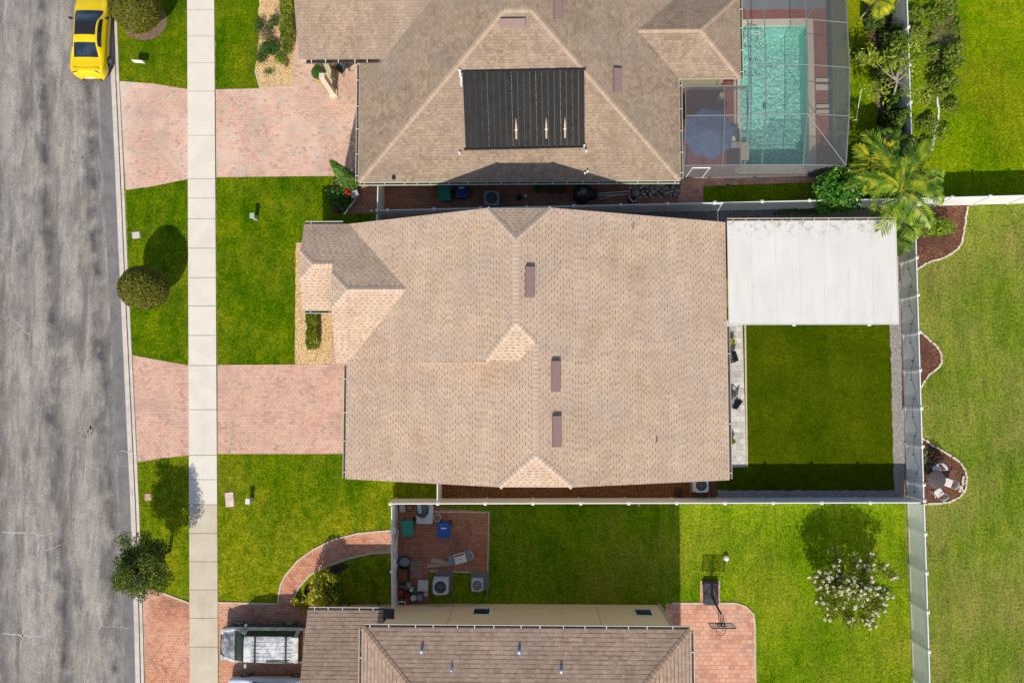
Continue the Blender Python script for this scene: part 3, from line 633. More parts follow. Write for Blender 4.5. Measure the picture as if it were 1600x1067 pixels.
windows(H1, [(9.45, 0, .9, 2.1, 1.6, 'E'), (9.45, -2.6, .9, 2.1, 1.0, 'E'), (-9.5, 3, .9, 2.1, 1.2, 'W'), (3, -4.2, 1, 2, .9, 'S'), (-3, -4.2, 1, 2, .9, 'S'), (4, 7.98, 1, 2, .9, 'N')])
dm = MB(); dm.box((-8.97, -1.6, 1.1), (.05, 4.9, 2.2), 0); [dm.box((-9.0, -1.6, z), (.02, 4.86, .02)) for z in (.55, 1.1, 1.65)]; onto(dm.build('garage_door', mat('door_cream', (.68, .62, .52), .5)))
pm = MB()
for px, py in ((989, 358), (1026, 690)):
    p = g(px, py, 4.4); z = zR(p.x, p.y); p = g(px, py, z); pm.tube([(p.x, p.y, zR(p.x, p.y)-.05), (p.x, p.y, zR(p.x, p.y)+.28)], .035, 8); pm.cut()
pm.build('vent_pipe', [mat('pipe_lead', (.30, .27, .25), .6)], rf)

# ---------------------------------------------------------------- the upper house
H2 = thing('house', 'single storey house with weathered brown hip roof carrying a black solar pool heater', 'house', (0, 18, 0))
s2 = .385; yS = 10.6
zS2 = lambda x, y: e+s2*(y-yS)
zW2 = lambda x, y: e+s2*(x+8.92)
zE2 = lambda x, y: e+s2*(7.65-x)
zN2 = lambda x, y: e+s2*(25.8-y)
zGw = lambda x, y: 3.12+s2*(y-16.9)                  # garage wing, south slope
zGn = lambda x, y: 3.12+s2*(25.9-y)
zEs2 = lambda x, y: e+s2*(y-15.9); zEn2 = lambda x, y: e+s2*(20.3-y); zEe2 = lambda x, y: e+s2*(10.8-x)
rm = MB()
ap0, ap1 = (-1.32, 18.2), (.05, 18.2)
roof_plane(rm, [(-8.92, yS), (7.65, yS), ap1, ap0], zS2, (0, 1), s2)
# west plane cut by the garage wing (valley from (-7.57,16.9) running up and right)
vx = lambda y: -8.92+(3.12-e)/s2+(y-16.9)
roof_plane(rm, [(-8.92, yS), ap0, (-1.32, 24.6), (-8.92, 32.2), (-8.92, 25.9), (-7.57, 25.9), (vx(21.4), 21.4), (-7.57, 16.9), (-8.92, 16.9)], zW2, (1, 0), s2)
roof_plane(rm, [ap0, ap1, (.05, 24.6), (-1.32, 24.6)], lambda x, y: zS2(0, 18.2), (0, 1), 0)
roof_plane(rm, [(.05, 24.6), (7.65, 32.2), (-8.92, 32.2), (-1.32, 24.6)], lambda x, y: e+s2*(32.2-y), (0, -1), s2)
roof_plane(rm, [(-11.95, 16.9), (-7.57, 16.9), (vx(21.4), 21.4), (-11.95, 21.4)], zGw, (0, 1), s2)
roof_plane(rm, [(-11.95, 21.4), (vx(21.4), 21.4), (-7.57, 25.9), (-11.95, 25.9)], zGn, (0, -1), s2)
# east plane with the valley under the east wing
roof_plane(rm, [(7.65, yS), (7.65, 15.9), (5.45, 18.1), (7.65, 20.3), (7.65, 32.2), (.05, 24.6), ap1], zE2, (-1, 0), s2)
roof_plane(rm, [(10.8, 15.9), (8.6, 18.1), (5.45, 18.1), (7.65, 15.9)], zEs2, (0, 1), s2)
roof_plane(rm, [(10.8, 20.3), (7.65, 20.3), (5.45, 18.1), (8.6, 18.1)], zEn2, (0, -1), s2)
roof_plane(rm, [(10.8, 15.9), (10.8, 20.3), (8.6, 18.1)], zEe2, (-1, 0), s2)
rf2 = onto(rm.build('roof', [SH_B, FASC_W]), H2)
cm = MB()
for A, B, z1, z2 in (((-8.92, yS), ap0, zS2, zW2), ((7.65, yS), ap1, zS2, zE2), (ap0, ap1, zS2, lambda x, y: 5.526), ((5.45, 18.1), (8.6, 18.1), zEs2, zEn2), ((8.6, 18.1), (10.8, 15.9), zEs2, zEe2), ((8.6, 18.1), (10.8, 20.3), zEn2, zEe2)):
    cap(cm, (*A, 0), (*B, 0), z1, z2)
cm.build('ridge_cap', [CAP_B], rf2)
wl = MB(); wallbox(wl, -8.45, 7.2, yS+.5, 31.7, 2.5); wallbox(wl, 7.2, 10.3, 16.4, 19.9, 2.5); wallbox(wl, -11.6, -8.45, 18.4, 25.3, 2.95)
cz = .36; wl.prism(G([(504, 96), (512, 96), (526, 127), (518, 127)]), 0, .45)
onto(wl.build('wall', [ST_UP], None, True), H2)
gm = MB(); gutter(gm, (-8.9, yS), (7.62, yS), e, (0, -1), strap=.85, seed=2); gutter(gm, (-8.92, 10.65), (-8.92, 16.85), e, (-1, 0), strap=1.3, seed=3)
gutter(gm, (7.65, 10.7), (7.65, 15.8), e, (1, 0), strap=1.0, seed=5); gutter(gm, (10.8, 15.95), (10.8, 20.2), e, (1, 0), strap=1.0, seed=6); onto(gm.build('gutter', GUT), H2)
gm = MB(); gutter(gm, (-11.6, 16.9), (-7.7, 16.9), 3.12, (0, -1), wd=.15, strap=.8, seed=7); onto(gm.build('gutter', [GUT[1], GUT[1], WHITE_P]), H2)
def fit(px, py, zf, dz=.08):
    z = 4.
    for _ in range(6): p = g(px, py, z+dz); z = zf(p.x, p.y)
    return g(px, py, z+dz)
for px, py, zf, ax in ((801, 37, zS2, 'y'), (872, 14, zE2, 1), (964.5, 127, zE2, 1)):
    p = fit(px, py, zf); v = roof_vent(None, p.x, p.y, zf, s2, ax, 1.25); v.parent = rf2
# column and bench porch of the upper house
cl = MB(); a0 = g(508, 97, 0); 
cl.box((-10.9, 16.25, 1.3), (.3, .3, 2.6), 0, 0, .02); cl.box((-10.9, 16.25, .12), (.42, .42, .24), 0, 0, .02); onto(cl.build('porch_column', [mat('column_cream', (.72, .62, .46), .7)]), H2)
windows(H2, [(0, yS+.5, 1, 2, 1.1, 'S'), (4.2, yS+.5, 1, 2, .8, 'S'), (-5, yS+.5, 1, 2, .9, 'S'), (10.3, 18.6, .3, 2.1, 1.8, 'E')])
# solar pool heater: black strip collectors
sp = MB(); C4 = [fit(*q, zS2, .09) for q in ((727, 234), (914, 230), (913, 109), (722, 113))]
def quad(u, v, dz=0): 
    a = C4[0].lerp(C4[1], u); b = C4[3].lerp(C4[2], u); p = a.lerp(b, v); return (p.x, p.y, p.z+dz)
N_ = 20
for i in range(N_):
    gp = .02 if i % 4 else .035; u0 = i/N_+gp/9; u1 = (i+1)/N_-.012/9
    vs = [quad(u0, 0), quad(u1, 0), quad(u1, 1), quad(u0, 1)]; vt = [quad(u0, 0, .035), quad(u1, 0, .035), quad(u1, 1, .035), quad(u0, 1, .035)]
    sp.mesh(vs+vt, [(4, 5, 6, 7), (0, 1, 5, 4), (1, 2, 6, 5), (2, 3, 7, 6), (3, 0, 4, 7)], 0)
    if i % 2 == 0 and i:
        for j in range(9):
            p = quad(i/N_, (j+.5)/9, .05); sp.box(p, (.022, .05, .02), 0, 3)
for u in (.43, .68, .835):
    vs = [quad(u-.006, .12, .045), quad(u+.006, .12, .045), quad(u+.008, .3, .045), quad(u, .4, .045), quad(u-.006, .28, .045)]; sp.face(vs, 2)  # tan marks lying on the collectors
    sp.box(quad(u, .24, .055), (.14, .06, .03), .2, 1)
for v in (0.0, 1.0): sp.tube([quad(-.01, v, .03), quad(1.012, v, .03)], .045, 8, 0)
sp.tube([quad(-.014, .93, .03), quad(-.014, 1.02, .03), quad(-.03, 1.03, .03)], .05, 8, 1)
SOLB = NT('solar_black', .42, .35); u_ = SOLB.sep(SOLB.pos())[0]; SOLB.col(SOLB.ramp(SOLB.noise(2.2, 4), [(.3, (.010, .010, .010)), (.7, (.024, .023, .022))])); SOLB.bump(SOLB.M('SINE', SOLB.M('MULTIPLY', u_, 150)), .4, .01)
onto(sp.build('solar_heater', [SOLB.m, WHITE_P, mat('heater_mark_tan', (.62, .47, .33), .8), mat('strap_grey', (.16, .155, .15), .6)]), H2)
pm = MB()
for px, py in ((718, 239), (916, 236), (918, 268), (914, 271), (913, 228)):
    p = fit(px, py, zS2, .2); pm.tube([(p.x, p.y, p.z-.25), (p.x, p.y, p.z+.05)], .055, 10, 0); pm.cut()
pm.tube([fit(721, 120, zS2, .1), fit(721, 135, zS2, .1)], .05, 8, 0); pm.cut()
p = fit(615, 278, zS2, .1); pm.box(p, (.16, .2, .12), .2, 1, .02); pm.cut()
onto(pm.build('vent_pipe', [WHITE_P, BLACK]), H2)

# ---------------------------------------------------------------- the lower house (two storeys)
H3 = thing('house', 'two storey house with sand stucco wall and dark brown shingle roof', 'house', (0, -14, 0))
e3 = 6.0; s3 = .36; yN = -10.95
zN3 = lambda x, y: e3+s3*(yN-y)
zW3 = lambda x, y: e3+s3*(x+7.75); zE3 = lambda x, y: e3+s3*(7.22-x)
zS3 = lambda x, y: e3+s3*(y+24.0)
rm = MB(); hh = 6.5
roof_plane(rm, [(-7.75, yN), (7.22, yN), (7.22-hh, yN-hh), (-7.75+hh, yN-hh)], zN3, (0, -1), s3)
roof_plane(rm, [(-7.75, yN), (-7.75+hh, yN-hh), (-7.75, -24)], zW3, (1, 0), s3)
roof_plane(rm, [(7.22, yN), (7.22, -24), (7.22-hh, yN-hh)], zE3, (-1, 0), s3)
roof_plane(rm, [(-7.75, -24), (-7.75+hh, yN-hh), (7.22-hh, yN-hh), (7.22, -24)], zS3, (0, 1), s3)
zG3 = lambda x, y: 2.7+.38*(-11.1-y)
roof_plane(rm, [(-11.2, -11.1), (-7.22, -11.1), (-7.22, -15.2), (-11.2, -15.2)], zG3, (0, -1), .38)
roof_plane(rm, [(-11.2, -19.3), (-11.2, -15.2), (-7.22, -15.2), (-7.22, -19.3)], lambda x, y: 2.7+.38*(y+19.3), (0, 1), .38)
rf3 = onto(rm.build('roof', [SH_C, FASC_L]), H3)
cm = MB(); cap(cm, (-7.75, yN, 0), (-7.75+hh, yN-hh, 0), zN3, zW3); cap(cm, (7.22, yN, 0), (7.22-hh, yN-hh, 0), zN3, zE3); cm.build('ridge_cap', [CAP_C], rf3)
wl = MB(); wallbox(wl, -7.2, 6.85, -23.4, -11.44, 5.9); wallbox(wl, -10.7, -7.2, -18.9, -11.55, 2.55)
gable2 = [(-18.6, 2.5), (-11.8, 2.5), (-15.2, 4.05)]
A = [(-10.7, y_, z_) for y_, z_ in gable2]; B = [(-10.5, y_, z_) for y_, z_ in gable2]; wl.mesh(A+B, [(0, 1, 2), (5, 4, 3), (0, 1, 4, 3), (1, 2, 5, 4), (2, 0, 3, 5)])
for xx in (-4.1, 3.4): wl.box((xx, -11.437, 3.0), (.02, .012, 5.4), 0, 1)
onto(wl.build('wall', [ST_LO, mat('stucco_joint', (.34, .26, .17), .9)], None, True), H3)
gm = MB(); gutter(gm, (-7.7, yN), (7.2, yN), e3, (0, 1), strap=1.0, seed=8); gutter(gm, (-7.75, -23.9), (-7.75, -11), e3, (-1, 0), strap=1.3, seed=9); gutter(gm, (7.22, -23.9), (7.22, -11), e3, (1, 0), strap=1.6, seed=10)
gutter(gm, (-11.15, -11.1), (-7.3, -11.1), 2.7, (0, 1), strap=.7, seed=11); onto(gm.build('gutter', GUT_L), H3)
windows(H3, [(-2.55, -11.44, 1.0, 2.15, .95, 'N'), (5.7, -11.44, 1.0, 2.15, .95, 'N'), (4.0, -11.44, 4.0, 5.2, 1.2, 'N'), (-3.5, -11.44, 4.0, 5.2, 1.2, 'N')])
dn = MB(); dn.tube([(6.75, -11.37, .1), (6.75, -11.37, 5.6), (7.0, -10.9, 5.85)], .045, 8); onto(dn.build('downspout', [GUT_L[0]]), H3)
dk = MB(); p = g(607, 961, 2.9); dk.box((p.x, p.y, 2.82), (.55, .6, .1), 0, 0, .02); dk.box((-7.17, -12.6, 3.25), (.06, 2.4, .12), 0, 0, 0, (-.36, 0)); onto(dk.build('roof_flashing', [mat('flashing_dark', (.05, .04, .04), .7)]), H3)
pm = MB()
for px, py in ((658, 1019), (705, 1048), (811, 1020), (877, 1050)):
    p = fit(px, py, zN3, .22); pm.tube([(p.x, p.y, p.z-.27), (p.x, p.y, p.z)], .06 if px != 705 else .035, 10, 0); pm.box((p.x, p.y, p.z-.22), (.22, .3, .02), 0, 1, 0, (-.35, 0)); pm.cut()
onto(pm.build('vent_pipe', [mat('pipe_zinc', (.66, .67, .70), .6, 0), mat('flash_zinc', (.34, .34, .38), .5, .3)]), H3)

# ---------------------------------------------------------------- white patio cover on the middle house
PC = thing('patio_cover', 'flat white insulated patio cover with dirty north edge behind the middle house', 'patio cover', (14, 6, 0))
PCM = NT('cover_white', .55, .4); x, y, _ = PCM.sep(PCM.pos())
c = PCM.ramp(PCM.noise(.8, 5, .6), [(.3, (.68, .65, .585)), (.7, (.73, .70, .635))])
edge_d = PCM.M('SUBTRACT', 1, PCM.M('DIVIDE', PCM.M('SUBTRACT', 8.35, y), .9), clamp=True)
c = PCM.mix(PCM.M('MULTIPLY', PCM.M('MULTIPLY', edge_d, PCM.ramp(PCM.noise(3.4, 6, .75), [(.5, 0), (.62, 1)])), .75), c, (.30, .26, .21))
c = PCM.mix(PCM.M('MULTIPLY', PCM.ramp(PCM.noise(9, 5, .8), [(.64, 0), (.74, 1)]), .35), c, (.42, .38, .32))
c = PCM.mix(1, c, PCM.ramp(PCM.noise(1, 5, .7, v=PCM.map(PCM.pos(), (2.5, .35, 1))), [(.35, .94), (.65, 1.03)]), 'MULTIPLY'); c = PCM.mix(PCM.M('MULTIPLY', PCM.ramp(PCM.vor(1.1, None, 'Distance'), [(.0, 1), (.05, 0)]), .5), c, (.35, .30, .24))
PCM.col(c); PCM.bump(PCM.noise(1.2, 2), .15, .02)
pc = MB(); x0, x1, y0, y1 = 9.92, 18.32, 3.2, 8.42; k = 7
for i in range(k):
    a = x0+(x1-x0)*i/k; b = x0+(x1-x0)*(i+1)/k
    pc.box(((a+b)/2, (y0+y1)/2, 2.86), (b-a-.004, y1-y0, .09))
onto(pc.build('roof_panel', [PCM.m]), PC)
gm = MB(); gutter(gm, (x0, y1), (x1, y1), 2.92, (0, 1), .12, strap=.62, seed=12, white=0); tm = MB(); tm.box((x1+.02, (y0+y1)/2, 2.86), (.03, y1-y0+.1, .13)); tm.cut(); tm.box(((x0+x1)/2, y0-.02, 2.86), (x1-x0, .03, .13)); onto(tm.build('trim', WHITE_P), PC)
onto(gm.build('gutter', [mat('gutter_beige', (.58, .50, .40), .5), GUT[1], WHITE_P]), PC)
for x_, y_ in ((18.1, 3.4), (14.1, 3.4), (18.1, 8.2), (14.1, 8.2)):
    m_ = MB(); m_.box((x_, y_, 1.4), (.1, .1, 2.8), 0, 0, .01); m_.box((x_, y_, .03), (.18, .18, .06), 0, 0, .01); onto(m_.build('post', [WHITE]), PC)

# ============================================================ fences
def fmat(name, ax):
    n = NT(name, .4, .45); p = n.sep(n.pos()); f = n.M('FRACT', n.M('DIVIDE', p[ax], .152)); lo = n.M('LESS_THAN', f, .07)
    c = n.ramp(n.noise(1.3, 4), [(.3, (.84, .84, .83)), (.7, (.88, .88, .87))])
    dirt = n.M('MULTIPLY', n.M('SUBTRACT', 1, n.M('DIVIDE', p[2], .35), clamp=True), n.noise(4, 4)); c = n.mix(n.M('MULTIPLY', dirt, .6), c, (.36, .33, .26))
    n.col(n.mix(n.M('MULTIPLY', lo, .2), c, (.45, .45, .46))); n.bump(n.M('SUBTRACT', 1, lo), .5, .01); return n.m
FX, FY = fmat('fence_boards_along', 0), fmat('fence_boards_across', 1)
def fence(A, B, label, sp=2.44, first=None, h=1.83, ends=(True, True), gate=None):
    A, B = Vector((*A, 0)), Vector((*B, 0)); L = (B-A).length; t = (B-A)/L; ang = math.atan2(t.y, t.x); mm = FX if abs(t.x) > abs(t.y) else FY
    T = thing('fence', label, 'fence', A)
    def ch(mb, nm, mt): o = mb.build(nm, mt); return onto(o, T)
    ds = [0]; d = first if first else sp
    while d < L-.4: ds.append(d); d += sp
    ds.append(L)
    for i, (a, b) in enumerate(zip(ds, ds[1:])):
        mid = A+t*(a+b)/2; m_ = MB(); m_.box(mid+Vector((0, 0, h/2-.02)), (b-a-.12, .03, h-.2), ang); ch(m_, 'panel', mm)
        [ch(MB().box(mid+Vector((0, 0, zr_)), (b-a-.12, .055, hr_), ang, 0, .008), 'rail', WHITE) for zr_, hr_ in ((h-.05, .10), (.1, .14))]
    for i, d in enumerate(ds):
        if (i == 0 and not ends[0]) or (i == len(ds)-1 and not ends[1]): continue
        p = A+t*d; m_ = MB(); m_.box(p+Vector((0, 0, (h+.03)/2)), (.127, .127, h+.03), ang)
        m_.box(p+Vector((0, 0, h+.045)), (.155, .155, .03), ang); q = .07
        R = Matrix.Rotation(ang, 3, 'Z'); base = [p+R @ Vector((sx*q, sy*q, 0))+Vector((0, 0, h+.06)) for sx, sy in ((-1, -1), (1, -1), (1, 1), (-1, 1))]
        m_.mesh(base+[p+Vector((0, 0, h+.11))], [(0, 1, 4), (1, 2, 4), (2, 3, 4), (3, 0, 4)]); ch(m_, 'post', WHITE)
    return T
fence((-8.07, 9.30), (19.82, 9.78), 'white vinyl fence in the narrow side yard between solar roof house and middle house', 2.44, .55)
fence((19.98, 9.78), (42, 10.25), 'white vinyl fence crossing the big lawn at the right edge of the photo', 1.93, 1.78)
fence((19.80, 9.95), (19.72, 34), 'white vinyl fence right of the pool enclosure running up through the shrubs', 2.0, .9, ends=(False, True))
fence((19.85, 9.62), (19.86, -5.70), 'white vinyl fence between the artificial turf yard and the mulch beds', 1.93, 1.0, ends=(False, True))
fence((19.87, -5.86), (19.90, -26), 'white vinyl fence right of the white flowering tree in the lower lawn', 1.93, 1.5, ends=(False, True))
fence((-7.24, -5.94), (19.75, -5.79), 'long white vinyl fence along the south side of the middle house and turf', 2.44, 2.44, ends=(True, False))
fence((-8.07, 9.40), (-8.05, 11.05), 'short white fence closing the side yard beside the green bin, left end, upper piece', 2.44, ends=(False, False))
fence((-8.09, 9.18), (-8.12, 7.98), 'short white fence piece joining the middle house to the side yard fence', 2.44, ends=(False, False))
fence((-4.83, -5.84), (-4.83, -4.22), 'short white fence piece joining the middle house to the long south fence', 2.44, ends=(False, False))
FG = fence((-7.18, -6.02), (-7.12, -11.38), 'white vinyl fence with a gate at the end of the curved brick path', 2.0, 1.35, ends=(False, False))
br = MB(); br.box((-7.05, -8.0, 1.0), (.05, .09, 1.5), 0, 0, 0, (.62, 0)); br.box((-7.03, -8.9, 1.75), (.08, .3, .12), 0, 0, .01); br.box((-7.03, -7.4, 1.6), (.08, .12, .25), 0, 0, .01); onto(br.build('gate_brace', WHITE), FG)
# string of bulbs sagging along the inside of the turf-yard fence
SLT = thing('string_lights', 'dark cable of small bulbs hung on the inside of the turf yard fence', 'string lights', (19.7, 2, 0))
pts = []; yb = 7.5; k = 0
while yb > -5.4:
    for j in range(6): pts.append((19.78-.03, yb-1.93*j/6, 1.62-.55*math.sin(math.pi*j/6)))
    yb -= 1.93
pts = [p for p in pts if p[1] > -5.6]; c_ = MB().tube(pts, .012, 5); onto(c_.build('cable', BLACK), SLT)
b0 = None
for p in pts[1::3]:
    if b0 is None:
        m_ = MB(); m_.lathe([(.01, .0), (.02, -.02), (.022, -.05), (.035, -.09), (.03, -.13), (.0, -.15)], (0, 0, 0), 8); b0 = m_.build('bulb', BLACK); o = b0
    else: o = b0.copy(); COL.objects.link(o)
    o.location = p; onto(o, SLT)

# ============================================================ pool and its screen enclosure
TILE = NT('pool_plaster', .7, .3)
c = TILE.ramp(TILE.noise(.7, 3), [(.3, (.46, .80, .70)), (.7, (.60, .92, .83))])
vv = TILE.vor(5.5, TILE.map(TILE.pos(), scale=(1, 1, .5)), 'Distance', 'SMOOTH_F1'); c = TILE.mix(1, c, TILE.ramp(TILE.noise(11, 3, .8, dist=.8), [(.40, .62), (.56, 1.05), (.66, 1.7)]), 'MULTIPLY'); TILE.col(c)  # bright mottling paints water caustics into the plaster colour
COPE = concrete('coping_cream', (.62, .52, .38), (.72, .62, .46), 3)
pb = MB(); zb = -1.25
pb.face([(PX0, PY0, zb), (PX1, PY0, zb), (PX1, PY1, zb), (PX0, PY1, zb)]); 
for a, b in (((PX0, PY0), (PX0, PY1)), ((PX0, PY1), (PX1, PY1)), ((PX1, PY1), (PX1, PY0)), ((PX1, PY0), (PX0, PY0))): pb.face([(*a, .02), (*b, .02), (*b, zb), (*a, zb)])
pb.box((PX0+.65, PY1-3.2, -.75), (1.3, 6.3, 1.0)); pb.box((PX0+1.5, PY1-5.4, -.95), (.5, 2.0, .6))
for i in range(3):
    for j in range(3): pb.box((PX0+.35+.3*i, PY1-1.0-.75*j, -.24), (.06, .06, .02), 0, 1)
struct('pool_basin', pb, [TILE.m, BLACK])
WT = NT('pool_water', .06, .5); WT.b.inputs['Base Color'].default_value = (.30, .72, .64, 1)
tr = WT.nd('BsdfTransparent'); tr.inputs[0].default_value = (.84, .98, .96, 1); gl = WT.nd('BsdfGlossy'); gl.inputs['Roughness'].default_value = .08; fr = WT.nd('Fresnel'); fr.inputs[0].default_value = 1.33
bp = WT.nd('Bump'); WT.L(WT.noise(3.2, 4, .6, dist=.6), bp.inputs['Height']); bp.inputs['Strength'].default_value = .6; bp.inputs['Distance'].default_value = .08; WT.L(bp.outputs[0], gl.inputs['Normal']); WT.L(bp.outputs[0], fr.inputs['Normal'])
mx = WT.nd('MixShader'); WT.L(fr.outputs[0], mx.inputs[0]); WT.L(tr.outputs[0], mx.inputs[1]); WT.L(gl.outputs[0], mx.inputs[2]); WT.L(mx.outputs[0], WT.out.inputs[0])
wm = MB(); wm.face([(PX0+.002, PY0+.002, -.09), (PX1-.002, PY0+.002, -.09), (PX1-.002, PY1-.002, -.09), (PX0+.002, PY1-.002, -.09)]); struct('water', wm, [WT.m])
wpatch('pool_deck', [(7.7, 11.3), (11.1, 11.3), (11.1, 16.4), (7.7, 16.4)], .016, PV_DECK)
for q in ([(11.1, 11.3), (16.2, 11.3), (16.2, PY0), (11.1, PY0)], [(PX1, PY0), (16.25, PY0), (16.25, PY1), (PX1, PY1)], [(11.1, PY1), (16.25, PY1), (16.25, 20.75), (11.1, 20.75)], [(10.3, 16.4), (PX0, 16.4), (PX0, PY1), (10.3, PY1)], [(11.1, PY0), (PX0, PY0), (PX0, 16.4), (11.1, 16.4)]): wpatch('pool_deck', q, .017, PV_DECK)
wpatch('pool_deck', [(10.3, 20.75), (16.25, 20.75), (16.25, 26), (10.3, 26)], .017, concrete('deck_grey', (.20, .20, .20), (.26, .26, .26)))
cp = MB(); cw = .36
for c_, sz in ((((PX0+PX1)/2, PY1+cw/2), (PX1-PX0+2*cw, cw)), ((PX1+cw/2, (PY0+PY1)/2-.0), (cw, PY1-PY0)), (((PX0+PX1)/2, PY0-cw/2), (PX1-PX0+2*cw, cw)), ((PX0-cw/2, (PY0+PY1)/2), (cw, PY1-PY0))):
    cp.box((c_[0], c_[1], .05), (sz[0]-.004, sz[1]-.004, .07), 0, 0, .01)
for y_ in (16.75, 16.35, 15.3, 15.0): cp.box((15.95, y_, .08), (.85, .17 if y_ != 16.35 else .3, .1), 0, 0, .01)
struct('pool_coping', cp, [COPE])
ALU = mat('frame_grey', (.22, .225, .22), .5, .1, .08, 5)
SC = NT('insect_screen', .9, .1); SC.b.inputs['Base Color'].default_value = (.13, .135, .14, 1)
tr = SC.nd('BsdfTransparent'); mx = SC.nd('MixShader'); lw = SC.nd('LayerWeight'); lw.inputs[0].default_value = .35
SC.L(SC.ramp(lw.outputs['Facing'], [(0, .22), (.3, .27), (.7, .7), (1, .85)]), mx.inputs[0]); SC.L(tr.outputs[0], mx.inputs[1]); SC.L(SC.b.outputs[0], mx.inputs[2]); SC.L(mx.outputs[0], SC.out.inputs[0])
CG = thing('pool_enclosure', 'grey framed screen enclosure covering the turquoise pool of the solar roof house', 'pool enclosure', (13.5, 15, 0))
Xs = [11.0, 11.85, 13.95, 16.2]; Ys = [11.42, 13.82, 16.25, 18.65, 21.05, 23.5]
zin = [2.45, 3.2, 3.45, 3.35, 3.2, 3.0]; zout = [2.25, 2.8, 3.0, 2.85, 2.7, 2.6]
zz = lambda i, j: zout[j] if i == 3 else zin[j]
V = lambda i, j: Vector((Xs[i], Ys[j], zz(i, j)))
fm = MB(); b_ = .05
def bar(mb, A, B, r=.024): mb.tube([A, B], r, 4, 0, None, False)
for j in range(6):
    for i in range(3): bar(fm, V(i, j), V(i+1, j))
for i in range(4):
    for j in range(5): bar(fm, V(i, j), V(i, j+1), .035 if i in (0, 3) else .026)
bar(fm, V(2, 1), V(3, 0)); bar(fm, V(2, 3), V(3, 4)+Vector((0, 1, 0)))
for j in range(6): bar(fm, V(3, j), Vector((Xs[3], Ys[j], 0)))
for j in range(5): bar(fm, Vector((Xs[3], Ys[j], .95)), Vector((Xs[3], Ys[j+1], .95)), .02); bar(fm, Vector((Xs[3], Ys[j], .05)), Vector((Xs[3], Ys[j+1], .05)), .03)
for i in range(3): bar(fm, V(i, 0), Vector((Xs[i], Ys[0], 0)))
bar(fm, Vector((11, 11.42, .95)), Vector((16.2, 11.42, .95)), .02); bar(fm, Vector((7.9, 11.42, .05)), Vector((16.2, 11.42, .05)), .03)
# lower part over the patio
Xp = [7.88, 9.85, 11.0]; Yp = [11.42, 13.82, 15.36]; zp = [2.45, 3.05, 3.0]
W_ = lambda i, j: Vector((Xp[i], Yp[j], zp[j]))
for j in range(3):
    for i in range(2): bar(fm, W_(i, j), W_(i+1, j))
for i in range(3):
    for j in range(2): bar(fm, W_(i, j), W_(i, j+1))
bar(fm, W_(0, 0), Vector((7.88, 11.42, 0))); bar(fm, W_(1, 0), Vector((9.85, 11.42, 0)))
onto(fm.build('frame', ALU), CG)
sc = MB()
for i in range(3):
    for j in range(5): sc.face([V(i, j), V(i+1, j), V(i+1, j+1), V(i, j+1)], 1 if i == 2 else 0)
for i in range(2):
    for j in range(2): sc.face([W_(i, j), W_(i+1, j), W_(i+1, j+1), W_(i, j+1)], 1)
SCM = bpy.data.materials['insect_screen'].copy(); SCM.name = 'insect_screen_dusty'
for q_ in SCM.node_tree.nodes:
    if q_.type == 'VALTORGB':
        for e_, v_ in zip(q_.color_ramp.elements, (.40, .44, .7, .85)): e_.color = (v_, v_, v_, 1)
onto(sc.build('roof_screen', [SC.m, SCM]), CG)
sc = MB()
SCS = bpy.data.materials['insect_screen'].copy(); SCS.name = 'insect_screen_side'
for q_ in SCS.node_tree.nodes:
    if q_.type == 'VALTORGB': q_.color_ramp.elements[0].color = (.6, .6, .6, 1); q_.color_ramp.elements[1].color = (.55, .55, .55, 1); q_.color_ramp.elements[2].color = (.8, .8, .8, 1); q_.color_ramp.elements[3].color = (.9, .9, .9, 1)
    if q_.type == 'BSDF_PRINCIPLED': q_.inputs['Base Color'].default_value = (.17, .175, .18, 1)  # paler grey puts the sunlit look of the side walls into the colour
for j in range(5): sc.face([(16.2, Ys[j], 0), (16.2, Ys[j+1], 0), V(3, j+1), V(3, j)])
for i in range(3): sc.face([(Xs[i], Ys[0], 0), (Xs[i+1], Ys[0], 0), V(i+1, 0), V(i, 0)])
sc.face([(7.88, 11.42, 0), (11, 11.42, 0), W_(2, 0), W_(0, 0)]); sc.face([W_(0, 2), W_(2, 2), (11, 15.36, 2.5), (7.88, 15.36, 2.5)])
sc.cut(); onto(sc.build('side_screen', SCS), CG)
dd = MB(); xa, xb = 8.4, 9.3
for A_, B_ in (((xa, 0.05), (xa, 2.05)), ((xa, 2.05), (xb, 2.05)), ((xb, 2.05), (xb, .05))): dd.tube([(A_[0], 11.40, A_[1]), (B_[0], 11.40, B_[1])], .035, 4, 0, None, False)
onto(dd.build('door_frame', WHITE_P), CG)
# ============================================================ vehicles (lofted shells)
def catmull(P, k):
    P = np.asarray(P, float); out = []
    for i in range(len(P)-1):
        p0 = P[max(i-1, 0)]; p1 = P[i]; p2 = P[i+1]; p3 = P[min(i+2, len(P)-1)]
        for j in range(k):
            t = j/k; out.append(.5*((2*p1)+(-p0+p2)*t+(2*p0-5*p1+4*p2-p3)*t*t+(-p0+3*p1-3*p2+p3)*t**3))
    out.append(P[-1]); return np.array(out)
def paint(name, c, rough=.22, metal=.0, dirt=None, da=.0):
    n = NT(name, rough, .5); n.b.inputs['Coat Weight'].default_value = .6; n.b.inputs['Coat Roughness'].default_value = .08; n.b.inputs['Metallic'].default_value = metal
    cc = n.ramp(n.noise(1.5, 3), [(.3, mul(c, .94)), (.7, mul(c, 1.05))])
    if dirt: cc = n.mix(n.M('MULTIPLY', n.ramp(n.noise(3.2, 5, .65), [(.42, 0), (.62, 1)]), da), cc, dirt)
    n.col(cc); return n.m
